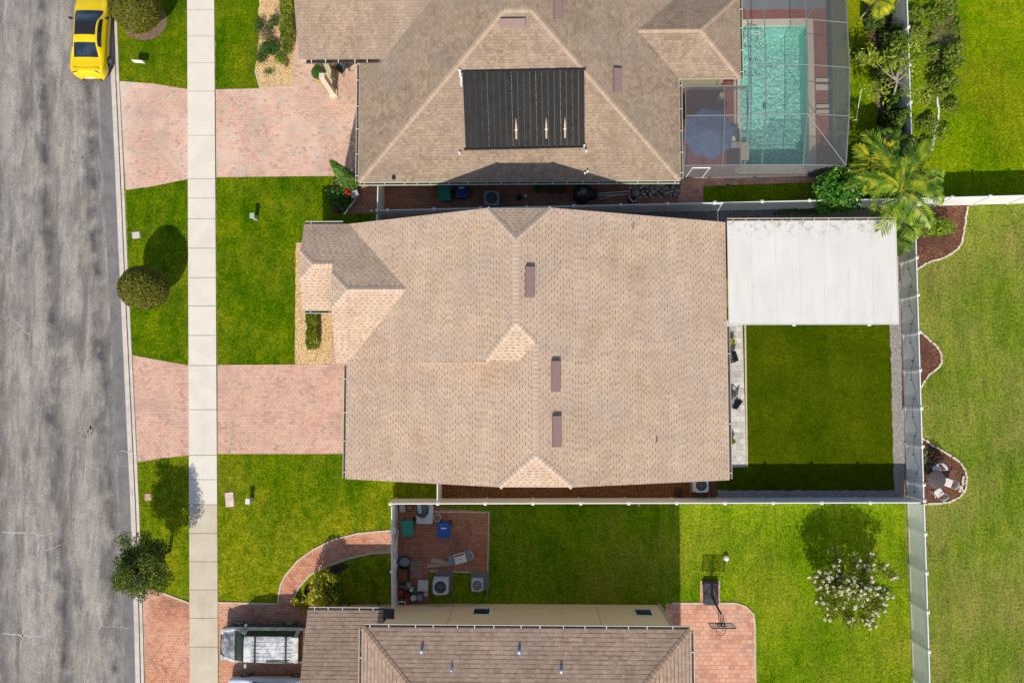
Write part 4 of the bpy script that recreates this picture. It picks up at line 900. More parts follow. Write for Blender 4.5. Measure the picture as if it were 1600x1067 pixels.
_cg = NT('car_glass', .12, .8); CARGL = _cg.col(_cg.ramp(_cg.noise(1.6, 3), [(.35, (.008, .012, .018)), (.65, (.03, .055, .09))])).m  # bluish mottling paints a sky reflection into the glass colour
GREENGL = NT('car_glass_green', .35, .3).col((.012, .034, .025)).m
def car(name, label, cat, tab, loc, rz, regions, pm, gm, group, wheels, wr=.34, extras=None):
    """tab rows: x, half width, belt z, roof-rail half width, top z. x runs nose -> tail"""
    T = thing(name, label, cat, loc, rz, group)
    tb = catmull(tab, 6); secs = []
    for x, w_, zb, r, zt in tb:
        zs = max(.18, min(.3, zb*.4)); cab = max(0, zt-zb-.06)
        key = [(w_*.90, zs), (w_*.985, zs+.10), (w_, (zs+zb)*.52), (w_*.985, zb-.09), (w_*.93, zb), ((w_*.93+r)*.5+.02*cab, zb+(zt-zb)*.55), (r, zt-.05-.0*cab), (r*.62, zt-.012), (r*.3, zt-.003), (0, zt)]
        s_ = catmull(key, 2); secs.append([(x, y, z) for y, z in s_])
    n_ = len(secs[0]); parts = {}
    for i in range(len(secs)-1):
        xm = (secs[i][0][0]+secs[i+1][0][0])/2
        for j in range(n_-1):
            jm = (j+.5)/2; key = 'body'
            for nm, x0, x1, j0, j1 in regions:
                if x0 <= xm <= x1 and j0 <= jm <= j1: key = nm
            for sg in (1, -1):
                q = [secs[i][j], secs[i+1][j], secs[i+1][j+1], secs[i][j+1]]; q = [(a, b*sg, c_) for a, b, c_ in q]
                parts.setdefault((key, sg if key in ('side_window',) else 0), MB()).face(q if sg > 0 else q[::-1], 0, None, True)
    for xi in (0, -1):
        ring = [(x, y, z) for x, y, z in secs[xi]]+[(x, -y, z) for x, y, z in secs[xi][::-1]]
        parts[('body', 0)].face(ring if xi == 0 else ring[::-1], 0)
    mats = {'body': pm, 'windshield': gm, 'rear_window': gm, 'side_window': gm, 'roof_panel': BLACK if name == 'sports_car' else pm, 'tail_light': mat('lamp_red', (.30, .01, .01), .2), 'headlight': mat('lamp_clear', (.5, .52, .55), .15), 'hood': HOODM, 'side_shade': mat('side_shade_dark', (.05, .055, .06), .5)}  # near-black lower sides put the shadow on the silver body into its colour
    for (k, _), m_ in parts.items(): m_.build(k, mats[k], T, True)
    um = MB(); L0, L1 = tab[0][0], tab[-1][0]; um.box(((L0+L1)/2, 0, .22), (L1-L0-.5, 1.5, .1)); um.build('underbody', BLACK, T)
    for wx in wheels:
        for sg in (1, -1):
            hw = np.interp(wx, [t[0] for t in tab], [t[1] for t in tab]); m_ = MB()
            prof = [(.0, .0), (wr*.62, .0), (wr*.66, .02), (wr*.9, .03), (wr, 0), (wr, -.2)]
            vs = [(wx+r*math.cos(a), sg*(hw-.005+y), wr+r*math.sin(a)) for r, y in prof for a in [2*math.pi*k/24 for k in range(24)]]
            m_.mesh(vs, [(i*24+k, i*24+(k+1) % 24, (i+1)*24+(k+1) % 24, (i+1)*24+k) for i in range(5) for k in range(24)], 0, True); wo = m_.build('wheel', RUBBER, T)
            m_ = MB()
            for k in range(5):
                a = 2*math.pi*k/5; m_.box((wx+.12*math.cos(a)*wr/.34, sg*(hw+.03), wr+.12*math.sin(a)*wr/.34), (.19, .02, .05) if False else (.2*abs(math.cos(a))+.06, .015, .2*abs(math.sin(a))+.06))
            m_.build('rim', GREYM, wo)
    if extras: extras(T, secs)
    return T
HOODM = None; YEL = paint('paint_yellow', (.86, .60, .0), .22)
cp_tab = [(0, .66, .50, .33, .52), (.12, .82, .66, .45, .68), (.6, .92, .80, .55, .87), (1.28, .94, .90, .78, .99), (1.95, .93, .93, .61, 1.30), (2.7, .93, .94, .58, 1.35), (3.2, .95, .95, .60, 1.29), (3.85, .965, .98, .68, 1.07), (4.4, .93, .99, .62, 1.06), (4.66, .84, .93, .58, 1.0), (4.76, .74, .70, .5, .74), (4.80, .66, .55, .4, .56)]
def coupe_x(T, secs):
    m_ = MB(); m_.box((4.52, 0, 1.08), (.16, 1.45, .035), 0, 0, .012); m_.build('spoiler', YEL, T)
    for sg in (1, -1):
        m_ = MB(); m_.box((1.62, sg*1.02, .98), (.12, .22, .11), sg*.25, 0, .03); m_.box((1.6, sg*.93, .95), (.05, .08, .03)); m_.build('mirror', BLACK, T)
        m_ = MB(); m_.box((4.63, sg*.58, .985), (.05, .36, .05), sg*-.32, 0, .01); m_.build('tail_light', mat('lamp_red', (.30, .01, .01), .2), T)
        m_ = MB(); m_.box((.18, sg*.62, .60), (.2, .3, .08), sg*.4, 0, .02); m_.build('headlight', mat('lamp_clear', (.5, .52, .55), .15), T)
    m_ = MB(); m_.box((4.80, 0, .5), (.03, .5, .14), 0, 0); m_.build('licence_plate', WHITE_P, T)
    m_ = MB(); m_.box((4.79, 0, .33), (.06, 1.1, .1), 0, 0, .02); [m_.tube([(4.7, sg*.5, .3), (4.86, sg*.5, .3)], .05, 10) for sg in (1, -1)]; m_.build('rear_bumper_trim', BLACK, T)
cpr = [('windshield', 1.22, 1.97, 5.9, 9), ('roof_panel', 1.97, 2.72, 5.95, 9), ('rear_window', 3.15, 3.85, 5.9, 9), ('side_window', 1.75, 3.3, 4.5, 5.6)]
car('sports_car', 'bright yellow sports coupe with black roof panel parked at the kerb', 'car', cp_tab, (-24.28, 21.92, RZ), -math.pi/2-.02, cpr, YEL, CARGL, 'cars', (.95, 3.85), .34, coupe_x)
HOODM = paint('hood_dusty', (.11, .12, .13), .35, .1, (.52, .51, .49), .9)
SILV = paint('paint_silver_dusty', (.34, .36, .38), .5, .0, (.74, .72, .68), .85)
sv_tab = [(0, .70, .62, .5, .66), (.08, .80, .80, .55, .86), (.5, .88, .93, .60, 1.0), (.88, .91, 1.0, .72, 1.08), (1.42, .92, 1.04, .63, 1.66), (1.8, .92, 1.05, .65, 1.73), (3.0, .925, 1.06, .66, 1.76), (3.95, .92, 1.06, .65, 1.74), (4.26, .90, 1.05, .63, 1.70), (4.38, .88, 1.0, .62, 1.2), (4.42, .85, .9, .6, .95), (4.45, .78, .6, .5, .62)]
def suv_x(T, secs):
    m_ = MB()
    for sg in (1, -1):
        m_.tube([(1.9, sg*.60, 1.73), (2.0, sg*.60, 1.79), (3.9, sg*.60, 1.79), (4.0, sg*.60, 1.74)], .016, 6, 1)
    for xx in (2.13, 3.72): m_.box((xx, 0, 1.80), (.075, 1.34, .035), 0, 0, .01); [m_.box((xx, sg*.62, 1.79), (.12, .07, .06), 0, 0, .01) for sg in (1, -1)]
    m_.build('roof_rack', [BLACK, SILV], T)
    m_ = MB(); [m_.box((3.0, y_, 1.762-abs(y_)*.02), (2.1, .025, .012)) for y_ in (-.36, -.18, 0, .18, .36)]; m_.build('roof_ribs', SILV, T)
    m_ = MB(); m_.box((4.18, 0, 1.74), (.34, 1.26, .04), 0, 0, .015, (0, .08)); m_.build('spoiler', SILV, T)
    m_ = MB(); m_.box((-.01, 0, .68), (.05, 1.1, .2), 0, 0, .02); m_.build('grille', BLACK, T)
    for sg in (1, -1):
        m_ = MB(); m_.box((1.42, sg*1.02, 1.10), (.13, .22, .15), 0, 0, .04); m_.build('mirror', SILV, T)
        m_ = MB(); m_.box((.07, sg*.66, .80), (.16, .28, .16), -sg*.3, 0, .03); m_.build('headlight', mat('lamp_clear', (.5, .52, .55), .15), T)
        m_ = MB(); m_.tube([(.95, sg*.15-.1, 1.12), (1.0, sg*.3+.1, 1.15)], .012, 4); m_.build('wiper', BLACK, T)
    m_ = MB(); m_.box((3.3, -.58, 1.80), (1.2, .05, .03), 0, 0); m_.build('awning_rail', BLACK, T)
svr = [('hood', .1, .8, 5.6, 9), ('windshield', .84, 1.54, 5.4, 9), ('rear_window', 4.28, 4.40, 4.6, 9), ('side_shade', .0, 5, 0, 2.9), ('side_window', 1.55, 4.1, 4.6, 5.9)]  # lower body sides coloured dark as painted shade
car('suv', 'dusty silver sport utility vehicle with black roof rack parked on the driveway', 'suv', sv_tab, (-16.27, -13.36, .02), 0, svr, SILV, GREENGL, 'cars', (.82, 3.52), .36, suv_x)
WHT = paint('paint_pearl', (.62, .66, .74), .25)
sd_tab = [(0, .66, .50, .4, .54), (.12, .80, .64, .5, .68), (.6, .88, .76, .55, .84), (1.2, .90, .88, .68, .96), (1.95, .90, .92, .55, 1.38), (2.6, .90, .93, .56, 1.44), (3.2, .91, .94, .55, 1.38), (3.85, .90, .97, .62, 1.08), (4.4, .87, .96, .6, 1.02), (4.58, .78, .8, .5, .84), (4.62, .70, .55, .4, .58)]
car('sedan', 'pale silver sedan cut off by the bottom edge beside the sport utility vehicle', 'car', sd_tab, (-15.95, -16.02, .02), 0, [('windshield', 1.25, 1.97, 6, 9), ('side_window', 1.5, 3.35, 4.6, 5.9), ('rear_window', 3.2, 3.82, 6.2, 9)], WHT, CARGL, 'cars', (.9, 3.6), .33)

# ============================================================ service yard things
def ac_unit(label, px, py, sz=.78, h=.8, rz=0, body=None, pad=None, rusty=False):
    T = thing('air_conditioner', label, 'air conditioner', g(px, py, h).xy.to_3d(), rz, 'outdoor air conditioner units')
    body = body or mat('ac_beige', (.46, .46, .43), .5); pad = pad or (sz+.2, sz+.2, 0, 0)
    m_ = MB(); m_.box((pad[2], pad[3], .06), (pad[0], pad[1], .08)); m_.build('pad', concrete('pad_concrete', (.20, .17, .13), (.28, .24, .19), 4) if 'pad_concrete' not in bpy.data.materials else bpy.data.materials['pad_concrete'], T)
    m_ = MB(); m_.box((0, 0, .1+(h-.1)/2), (sz-.05, sz-.05, h-.14), 0, 0, .08); m_.build('coil_cabinet', DARKG, T)
    m_ = MB()
    for i in range(9): m_.box((0, 0, .18+i*(h-.3)/9), (sz-.01, sz-.01, .025), 0, 0, .09)
    # top frame with round opening
    N_ = 32; R = sz*.40; sq = []
    for k in range(N_):
        a = 2*math.pi*k/N_; c_, s_ = math.cos(a), math.sin(a); q = (sz/2)/max(abs(c_), abs(s_)); q = min(q, sz*.60); sq.append((c_*q, s_*q))
    vs = [(x, y, h-.10) for x, y in sq]+[(x, y, h-.01) for x, y in sq]+[(x*.97, y*.97, h) for x, y in sq]+[(R*math.cos(2*math.pi*k/N_), R*math.sin(2*math.pi*k/N_), h) for k in range(N_)]+[(R*math.cos(2*math.pi*k/N_), R*math.sin(2*math.pi*k/N_), h-.14) for k in range(N_)]
    m_.mesh(vs, [(i*N_+k, i*N_+(k+1) % N_, (i+1)*N_+(k+1) % N_, (i+1)*N_+k) for i in range(4) for k in range(N_)]); m_.build('top_frame', body, T)
    m_ = MB(); m_.lathe([(R*.98, h-.14), (.001, h-.14)], n=24, smooth=False)
    m_.build('fan_well', DARKG if not rusty else mat('rust_pan', (.22, .11, .05), .9, 0, .5, 9), T)
    f_ = MB()
    for k in range(4):
        a = k*math.pi/2+.4; vs = [(math.cos(a+d)*r, math.sin(a+d)*r, h-.09+.02*q) for r, d, q in ((R*.2, -.3, 0), (R*.9, -.42, 0), (R*.92, .28, 1), (R*.2, .35, 1))]; f_.face(vs)
    f_.lathe([(.09, -.1), (.09, -.05), (.07, -.03), (.0, -.03)], (0, 0, h), 14); f_.build('fan', mat('fan_blue_grey', (.30, .34, .37), .4, .3) if not rusty else mat('fan_rusty', (.55, .42, .32), .6), T)
    w_ = MB()
    for r in (R*.3, R*.5, R*.7, R*.88):
        w_.tube([(r*math.cos(2*math.pi*k/20), r*math.sin(2*math.pi*k/20), h+.012) for k in range(21)], .005, 3, cap=False)
    for k in range(4): a = k*math.pi/4; w_.tube([(R*math.cos(a), R*math.sin(a), h+.006), (-R*math.cos(a), -R*math.sin(a), h+.006)], .006, 3)
    w_.build('guard', GREYM if not rusty else WHITE_P, T)
    l_ = MB(); l_.tube([(sz/2-.03, -.2, .35), (sz/2+.12, -.25, .2), (sz/2+.2, -.5, .05), (sz/2+.16, -.8, .04)], .022, 6); l_.build('refrigerant_line', GREYM, T)
    return T
AGR = mat('ac_grey', (.27, .30, .30), .5); AWH = mat('ac_white', (.60, .64, .67), .45)
ac_unit('grey air conditioner in the shaded side yard right of the blue bin', 768, 309.5, .80, .85, 0, AGR)
ac_unit('white air conditioner between the middle house eave and the long south fence', 1096, 758, .74, .8, 0, AWH)
ac_unit('large white topped air conditioner below the brick patio with the clutter', 688, 917, .80, .85, 0, AWH, (.95, .95, .1, .18))
ac_unit('small air conditioner with rusty brown fan right of the large one', 745.5, 914.5, .62, .65, 0, mat('ac_pale', (.55, .56, .60), .5), (.95, .95, .12, .12), True)
def wheelie_bin(label, px, py, c, rz, h=1.02, logo=False):
    T = thing('wheeled_bin', label, 'wheeled bin', g(px, py, h).xy.to_3d(), rz, 'wheeled bins'); M1 = mat('bin_'+c[0], c[1], .5, 0, .1, 5); M2 = mat('bin_lid_'+c[0], c[2], .45, 0, .08, 5)
    m_ = MB(); vs = []
    for z, hx, hy in ((.06, .24, .27), (h-.1, .30, .36), (h-.06, .325, .385)):
        q = .07; vs += [(x, y, z) for x, y in ((-hx+q, -hy), (hx-q, -hy), (hx, -hy+q), (hx, hy-q), (hx-q, hy), (-hx+q, hy), (-hx, hy-q), (-hx, -hy+q))]
    m_.mesh(vs, [(k*8+i, k*8+(i+1) % 8, (k+1)*8+(i+1) % 8, (k+1)*8+i) for k in range(2) for i in range(8)]+[tuple(range(7, -1, -1))]); m_.build('bin_body', M1, T)
    m_ = MB(); m_.box((0, -.01, h-.01), (.66, .80, .10), 0, 0, .06); m_.box((0, -.03, h+.045), (.50, .58, .03), 0, 0, .02); lid = m_.build('lid', M2, T)
    if logo:
        m_ = MB(); [m_.box((-.13+.05*i, .13, h+.0625), (.035, .045+.03*(i % 3 == 0), .004)) for i in range(6)]; m_.box((0, .085, h+.0625), (.26, .012, .004)); m_.build('lid_print', WHITE_P, lid)
    m_ = MB(); m_.tube([(-.26, .43, h-.06), (.26, .43, h-.06)], .02, 8); m_.box((-.24, .41, h-.06), (.04, .08, .04)); m_.box((.24, .41, h-.06), (.04, .08, .04)); m_.build('handle', M1, T)
    for sg in (1, -1):
        m_ = MB(); m_.tube([(sg*.22, .30, .12), (sg*.28, .30, .12)], .12, 14, smooth=False); m_.build('wheel', RUBBER, T)
    return T
GRN = ('green', (.01, .14, .09), (.012, .19, .125)); BLU = ('blue', (.012, .05, .20), (.018, .075, .30))
wheelie_bin('green wheeled bin in the shaded side yard left of a blue one', 695, 302, GRN, .04)
wheelie_bin('dark blue wheeled bin in the shaded side yard touching the green one', 721.5, 297.5, ('navy', (.006, .025, .11), (.008, .035, .16)), .02, 1.02, True)
wheelie_bin('green wheeled bin on the brick patio beside the white fence', 636.5, 825, GRN, .12)
wheelie_bin('bright blue wheeled bin with white print on the brick patio', 693.5, 828.5, BLU, -.02, 1.02, True)
def simple(name, label, cat, mb, mats, group=None, loc=None):
    o = mb.build(name, mats); return tag(o, label, cat, group)
# ---- side yard of the solar roof house
T = thing('water_tank', 'round black tank with dark lid in the shaded side yard', 'tank', g(911, 299, .9).xy.to_3d()); m_ = MB(); m_.lathe([(.46, .02), (.52, .1), (.52, .75), (.46, .9), (.2, .98), (0, 1.0)], n=28); m_.build('tank_body', BLACK, T)
m_ = MB(); m_.lathe([(.20, .98), (.2, 1.05), (.0, 1.07)], n=16); m_.box((-.22, -.12, 1.0), (.14, .14, .03), .3, 0, 0, (.2, 0)); m_.build('lid', mat('lid_grey', (.16, .18, .18), .4), T); m_ = MB(); m_.box((.55, -.05, .4), (.5, .5, .7), .1, 0, .08); m_.box((.2, .25, .9), (.3, .2, .14), .5, 0, .03); m_.build('pump_housing', BLACK, T)
PVC = mat('pvc_white', (.62, .60, .56), .5)
T = thing('pool_plumbing', 'white plastic pool pipes bending beside the round grey filter', 'pipes', g(960, 301).xy.to_3d())
m_ = MB()
for pl in ([(929, 299, .5), (929, 303, .5), (984, 299, .5), (984, 310, .5), (989, 316, .5), (994, 313, .3)], [(931, 306, .35), (980, 304, .35)], [(937, 311, .1), (966, 304, .4)]): m_.tube([g(*q) for q in pl], .035, 8)
onto(m_.build('pipe', PVC), T)
m_ = MB(); c_ = g(994, 300, .6); m_.lathe([(.16, 0), (.2, .05), (.2, .5), (.14, .6), (0, .62)], (c_.x, c_.y, 0), 18); onto(m_.build('filter', mat('filter_grey', (.25, .26, .24), .5)), T)
m_ = MB(); c_ = g(988, 315, .2); m_.lathe([(.2, 0), (.2, .25), (.1, .3), (0, .3)], (c_.x, c_.y, 0), 16); onto(m_.build('pump', BLACK), T)
st = 0
for px, py, a, b in ((985, 294, .16, .06), (992, 291, .06, .16), (1002, 293, .2, .07), (1007.5, 290, .07, .1), (1004, 299, .06, .06), (1011, 299, .06, .06), (1006, 304, .14, .05), (1016, 304, .08, .06), (1020, 300, .05, .07), (1009, 308, .07, .05)):
    m_ = MB(); c_ = g(px, py, .05); m_.box((c_.x, c_.y, .08), (a+.03, b+.03, .1), random.random(), 0, .015); simple('paving_stone', 'small white stones scattered on the dark patch beside the grey filter', 'stone', m_, mat('stone_white', (.66, .62, .55), .8), 'small white stones by the pool filter')
def pot(label, px, py, r=.2, h=.35, c=(.03, .03, .03), group='plant pots in the side yard', plant=None, name='plant_pot'):
    T = thing(name, label, 'plant pot', g(px, py, h).xy.to_3d(), 0, group); m_ = MB(); m_.lathe([(r*.7, 0), (r, h), (r*1.06, h), (r*1.06, h-.04), (r*.92, h-.04), (r*.9, h-.06), (0, h-.06)], n=16); m_.build('pot', mat('pot_%02d' % int(c[0]*99), c, .6), T)
    return T
# ---- leaf builders
def leaf_mesh(pos, size, asp=.5, up=.35, nrm=None, rng=RNG, curl=True):
    n_ = len(pos); pos = np.asarray(pos, float)
    nv = rng.normal(size=(n_, 3)); nv /= np.linalg.norm(nv, axis=1)[:, None]
    if nrm is not None: nv = nv*(1-up)+np.asarray(nrm)*up
    else: nv[:, 2] = np.abs(nv[:, 2])*(1-up)+up
    nv /= np.linalg.norm(nv, axis=1)[:, None]
    a = np.cross(nv, rng.normal(size=(n_, 3))); a /= np.linalg.norm(a, axis=1)[:, None]; b = np.cross(nv, a)
    s = (size*rng.uniform(.6, 1.35, n_))[:, None]
    v = np.stack([pos-a*s, pos+b*s*asp+nv*s*.12, pos+a*s, pos-b*s*asp+nv*s*.12], 1).reshape(-1, 3)
    return v
def quads_obj(name, V, m, parent=None):
    V = np.asarray(V, float); n_ = len(V); me = bpy.data.meshes.new(name)
    me.vertices.add(n_); me.vertices.foreach_set('co', V.ravel()); me.loops.add(n_); me.loops.foreach_set('vertex_index', np.arange(n_, dtype=np.int32))
    me.polygons.add(n_//4); me.polygons.foreach_set('loop_start', np.arange(0, n_, 4, dtype=np.int32))
    me.update(calc_edges=True); me.materials.append(m); o = bpy.data.objects.new(name, me); COL.objects.link(o)
    if parent: o.parent = parent
    return o
def clump_pts(n, c, r, rng=RNG, shell=.55, lumps=0, seedj=.25):
    """points in an ellipsoid, denser at the surface, pushed about by lobes"""
    d = rng.normal(size=(n, 3)); d /= np.linalg.norm(d, axis=1)[:, None]
    q = rng.uniform(shell, 1, n)**.6
    if lumps:
        ld = rng.normal(size=(lumps, 3)); ld /= np.linalg.norm(ld, axis=1)[:, None]; w_ = np.max(d @ ld.T, axis=1); q = q*(1-seedj+seedj*2*np.clip((w_-.6)/.4, 0, 1))
    return np.asarray(c)+d*q[:, None]*np.asarray(r), d
L_TOP = leafmat('leaf_topiary', [(.07, .085, .004), (.14, .155, .006), (.23, .22, .012), (.18, .13, .02), (.08, .12, .006)], .2)
L_TREE = leafmat('leaf_dark_tree', [(.03, .065, .006), (.07, .12, .01), (.14, .19, .015), (.20, .23, .03)], .2)
L_HEDGE = leafmat('leaf_hedge', [(.10, .16, .008), (.22, .29, .015), (.34, .36, .03)], .25)
L_LIME = leafmat('leaf_lime', [(.12, .24, .01), (.24, .36, .02), (.36, .44, .04)], .3)
L_CROTON = leafmat('leaf_croton', [(.16, .22, .01), (.42, .42, .02), (.72, .60, .03), (.10, .16, .02)], .25)
L_GREEN = leafmat('leaf_green', [(.03, .10, .012), (.07, .18, .02), (.12, .26, .03)], .25)
L_COVER = leafmat('leaf_cover', [(.035, .075, .012), (.08, .13, .02), (.13, .18, .03), (.16, .14, .05)], .2)
L_DRY = leafmat('leaf_dry', [(.30, .24, .12), (.22, .22, .07), (.40, .33, .18)], .2)
L_PALM = leafmat('leaf_palm', [(.05, .12, .01), (.11, .22, .012), (.24, .34, .018), (.50, .50, .03)], .12, .4, .12, 1.6)
BARK = speck('bark_brown', [(.10, .07, .05), (.16, .12, .09), (.07, .05, .035)], 14); BARK_P = mat('bark_pale', (.42, .36, .28), .9, 0, .3, 8)
def shrub(name, label, cat, c, r, n, size, m, lumps=7, seedj=.25, shell=.3, group=None, trunk=None, up=.3, asp=.5, gap=0, core=True):
    base = (c[0], c[1], 0); T = thing(name, label, cat, base, 0, group); cz = c[2]
    p, d = clump_pts(n, (0, 0, cz), r, shell=shell, lumps=lumps, seedj=seedj); keep = p[:, 2] > .03
    if gap:
        gd_ = RNG.normal(size=(gap, 3)); gd_ /= np.linalg.norm(gd_, axis=1)[:, None]; keep &= (np.max(d @ gd_.T, axis=1) < .965) | (RNG.uniform(size=n) < .2)
    p, d = p[keep], d[keep]; quads_obj('foliage', leaf_mesh(p, size, asp, up, d), m, T)
    m_ = MB(); th, tr_ = (trunk or (cz, .06))
    m_.tube([(0, 0, 0), (.02, .01, th*.6), (0, 0, th)], tr_, 8, 0, tr_*.6)
    rr = random.Random(n)
    for k in range(6):
        a = k*1.05+rr.random(); e_ = (math.cos(a)*r[0]*.7, math.sin(a)*r[1]*.7, cz+rr.uniform(-.2, .5)*r[2]); m_.tube([(0, 0, th*.8), (e_[0]*.45, e_[1]*.45, (th+e_[2])*.5), e_], tr_*.5, 6, 0, tr_*.15)
    m_.build('trunk', BARK, T); return T
p = g(224.5, 450, 2.05)
shrub('topiary_tree', 'clipped round olive green tree on the lawn between the two pink driveways', 'topiary tree', (p.x, p.y, 2.05), (1.2, 1.12, 1.3), 16000, .05, L_TOP, 26, .05, .8, 'clipped round street trees', (1.6, .09), .55)
p = g(211, 12, 2.05)
shrub('topiary_tree', 'clipped round olive green tree beside the yellow sports coupe', 'topiary tree', (p.x, p.y, 2.05), (1.27, 1.25, 1.3), 17000, .05, L_TOP, 26, .05, .8, 'clipped round street trees', (1.6, .09), .55)
# loose street tree
p = g(221, 880, 3.1); T = thing('street_tree', 'loose dark green unclipped tree leaning over the road kerb', 'tree', (p.x, p.y, 0))
VV = []; rr = np.random.default_rng(5)
ends = []
for k in range(34):
    d = rr.normal(size=3); d /= np.linalg.norm(d); d[2] = d[2]*.75+.1; q = rr.uniform(.45, 1.0); ends.append(d*q*np.array([1.55, 1.45, 1.5])+np.array([0, 0, 3.1]))
for e_ in ends:
    P, D = clump_pts(420, e_, (.52, .52, .36), rr, .1); VV.append(leaf_mesh(P, .065, .42, .3, D, rr))
quads_obj('foliage', np.concatenate(VV), L_TREE, T); m_ = MB(); m_.tube([(0, 0, 0), (.05, 0, 1.0), (0, .05, 1.9)], .1, 8, 0, .07)
for e_ in ends: m_.tube([(0, .05, 1.7), tuple((np.array([0, .05, 1.9])+e_)*.5+[0, 0, .1]), tuple(e_)], .035, 5, 0, .008)
m_.build('trunk', BARK, T)
# crepe myrtle with white blossom
p = g(1339, 918, 2.3); T = thing('flowering_tree', 'open branched tree covered in white blossom on the bright lower lawn', 'tree', (p.x, p.y, 0)); rr = np.random.default_rng(8)
ends = []
for k in range(74):
    a = rr.uniform(0, 2*np.pi); q = rr.uniform(0, 1)**.72; ends.append(np.array([math.cos(a)*q*1.95, math.sin(a)*q*1.85, 3.4-q*1.25+rr.uniform(-.5, .25)]))
VV = [leaf_mesh(clump_pts(250, e_-np.array([0, 0, .12]), (.40, .40, .28), rr, .1)[0], .06, .45, .3, None, rr) for e_ in ends]; quads_obj('foliage', np.concatenate(VV), leafmat('leaf_myrtle', [(.10, .15, .01), (.22, .26, .015), (.36, .36, .03)], .3), T)
BL = []
for e_ in ends:
    if rr.uniform() < .88:
        q = e_*np.array([1.06, 1.06, 1])+np.array([0, 0, .16])
        for _ in range(rr.integers(2, 5)): BL.append(leaf_mesh(clump_pts(20, q+rr.normal(size=3)*np.array([.16, .16, .06]), (.09, .09, .08), rr, .1)[0], .038, .8, .3, None, rr))
quads_obj('blossom', np.concatenate(BL), leafmat('petal_white', [(.80, .72, .54), (.88, .84, .72)], .2), T)
m_ = MB()
for k in range(5): a = k*1.257; m_.tube([(math.cos(a)*.06, math.sin(a)*.06, 0), (math.cos(a)*.3, math.sin(a)*.3, 1.2), (math.cos(a)*.7, math.sin(a)*.7, 2.1)], .05, 6, 0, .03)
for e_ in ends: a = math.atan2(e_[1], e_[0]); m_.tube([(math.cos(a)*.4, math.sin(a)*.4, 1.4), tuple(e_*np.array([.6, .6, .8])), tuple(e_)], .022, 5, 0, .006)
m_.build('trunk', BARK_P, T)
# another tree out of frame at the bottom whose crown shades the lawn edge
for (px, py) in ((1268, 1110), (1325, 1112)): pass
# ---- palms
def frond(L=2.2, n=26, w_=.45, droop=1.0, el=1.0):
    """rachis in the xz plane from the origin; leaflets as folded blades"""
    V = []; pts = []; x = z = 0; a = el; st_ = L/n
    for i in range(n+1): pts.append((x, z)); x += math.cos(a)*st_; z += math.sin(a)*st_; a -= droop/n*(1+1.1*i/n)
    for i in range(3, n):
        t = i/n; l = w_*math.sin(math.pi*min(1, .12+.88*t)**.8)*1.0+.05; x, z = pts[i]; b = .075
        for sg in (1, -1):
            fw = .85*l; dr = -.12*l-.05*t-.12*l*((i*7) % 5)/5; m1 = (x+fw*.5, sg*l*.45, z+.02+.16*l); tip = (x+fw*(1.0+.1*((i*3) % 4)), sg*l*(.9+.06*((i*5) % 4)), z+dr)
            V += [(x-b*.4, 0, z), (m1[0]-b*.5, m1[1], m1[2]), tip, (m1[0]+b*.5, m1[1]-sg*b*.5, m1[2]-.005)]
    r = .012
    for i in range(n): (x0, z0), (x1, z1) = pts[i], pts[i+1]; V += [(x0, -r, z0), (x1, -r, z1), (x1, r, z1), (x0, r, z0)]
    return np.array(V)
def palm(label, px, py, h, nf, L, m, seed, lean=.0, stems=1, spread=.3, w_=.45, group='palms in the corner by the canopy', name='palm_tree'):
    base = g(px, py, h); T = thing(name, label, 'palm', (base.x, base.y, 0), 0, group); rr = random.Random(seed); V = []; m_ = MB()
    for s_ in range(stems):
        a0 = s_*2.4; ox, oy = math.cos(a0)*spread*(s_ > 0), math.sin(a0)*spread*(s_ > 0); hh = h*rr.uniform(.8, 1.05)
        m_.tube([(ox*.3, oy*.3, 0), (ox*.7, oy*.7, hh*.5), (ox, oy, hh)], .07, 8, 0, .045)
        for k in range(nf):
            f = frond(L*rr.uniform(.75, 1.25), 24, w_*rr.uniform(.8, 1.1), rr.uniform(.9, 1.5), rr.uniform(.35, 1.15)); a = k*2.399+rr.uniform(-.2, .2)+s_; ca, sa = math.cos(a), math.sin(a); tw = rr.uniform(-.35, .35); ct, st2 = math.cos(tw), math.sin(tw)
            y = f[:, 1]*ct-f[:, 2]*st2*.3; f = np.stack([f[:, 0]*ca-y*sa+ox, f[:, 0]*sa+y*ca+oy, f[:, 2]+f[:, 1]*st2+hh], 1); V.append(f)
    quads_obj('fronds', np.concatenate(V), m, T); m_.build('trunk', BARK_P, T); return T
palm('largest bright green palm in the corner behind the pool enclosure', 1404, 283, 2.9, 6, 2.7, L_PALM, 3, stems=3, spread=.55, w_=.5)
palm('yellow tipped palm just right of the pool enclosure corner', 1358, 262, 2.3, 6, 1.7, leafmat('leaf_palm_gold', [(.08, .16, .01), (.28, .34, .015), (.62, .54, .02)], .12, .4, .12, 1.5), 5, stems=1, w_=.42)
palm('palm with fronds spreading over the white fence toward the big lawn', 1432, 268, 2.5, 6, 1.8, L_PALM, 8, stems=1, w_=.45)
palm('small palm hanging over the corner where the turf yard fence begins', 1412, 350, 2.0, 7, 1.15, L_PALM, 11, stems=1, w_=.34)
palm('low dark palm between the canopy corner and the fence top', 1402, 375, 1.5, 7, 1.0, leafmat('leaf_palm_dark', [(.03, .08, .008), (.07, .15, .012), (.18, .26, .02)], .2, .4, .15, 1.5), 12, stems=1, w_=.32)
palm('yellow green palm frond clump at the photo edge right of the pool', 1372, -2, 2.2, 6, 1.15, bpy.data.materials['leaf_palm_gold'], 14, stems=1, w_=.34)
palm('dark shaded palm above the largest bright palm', 1390, 232, 1.9, 7, 1.5, bpy.data.materials['leaf_palm_dark'], 15, stems=1, w_=.4)
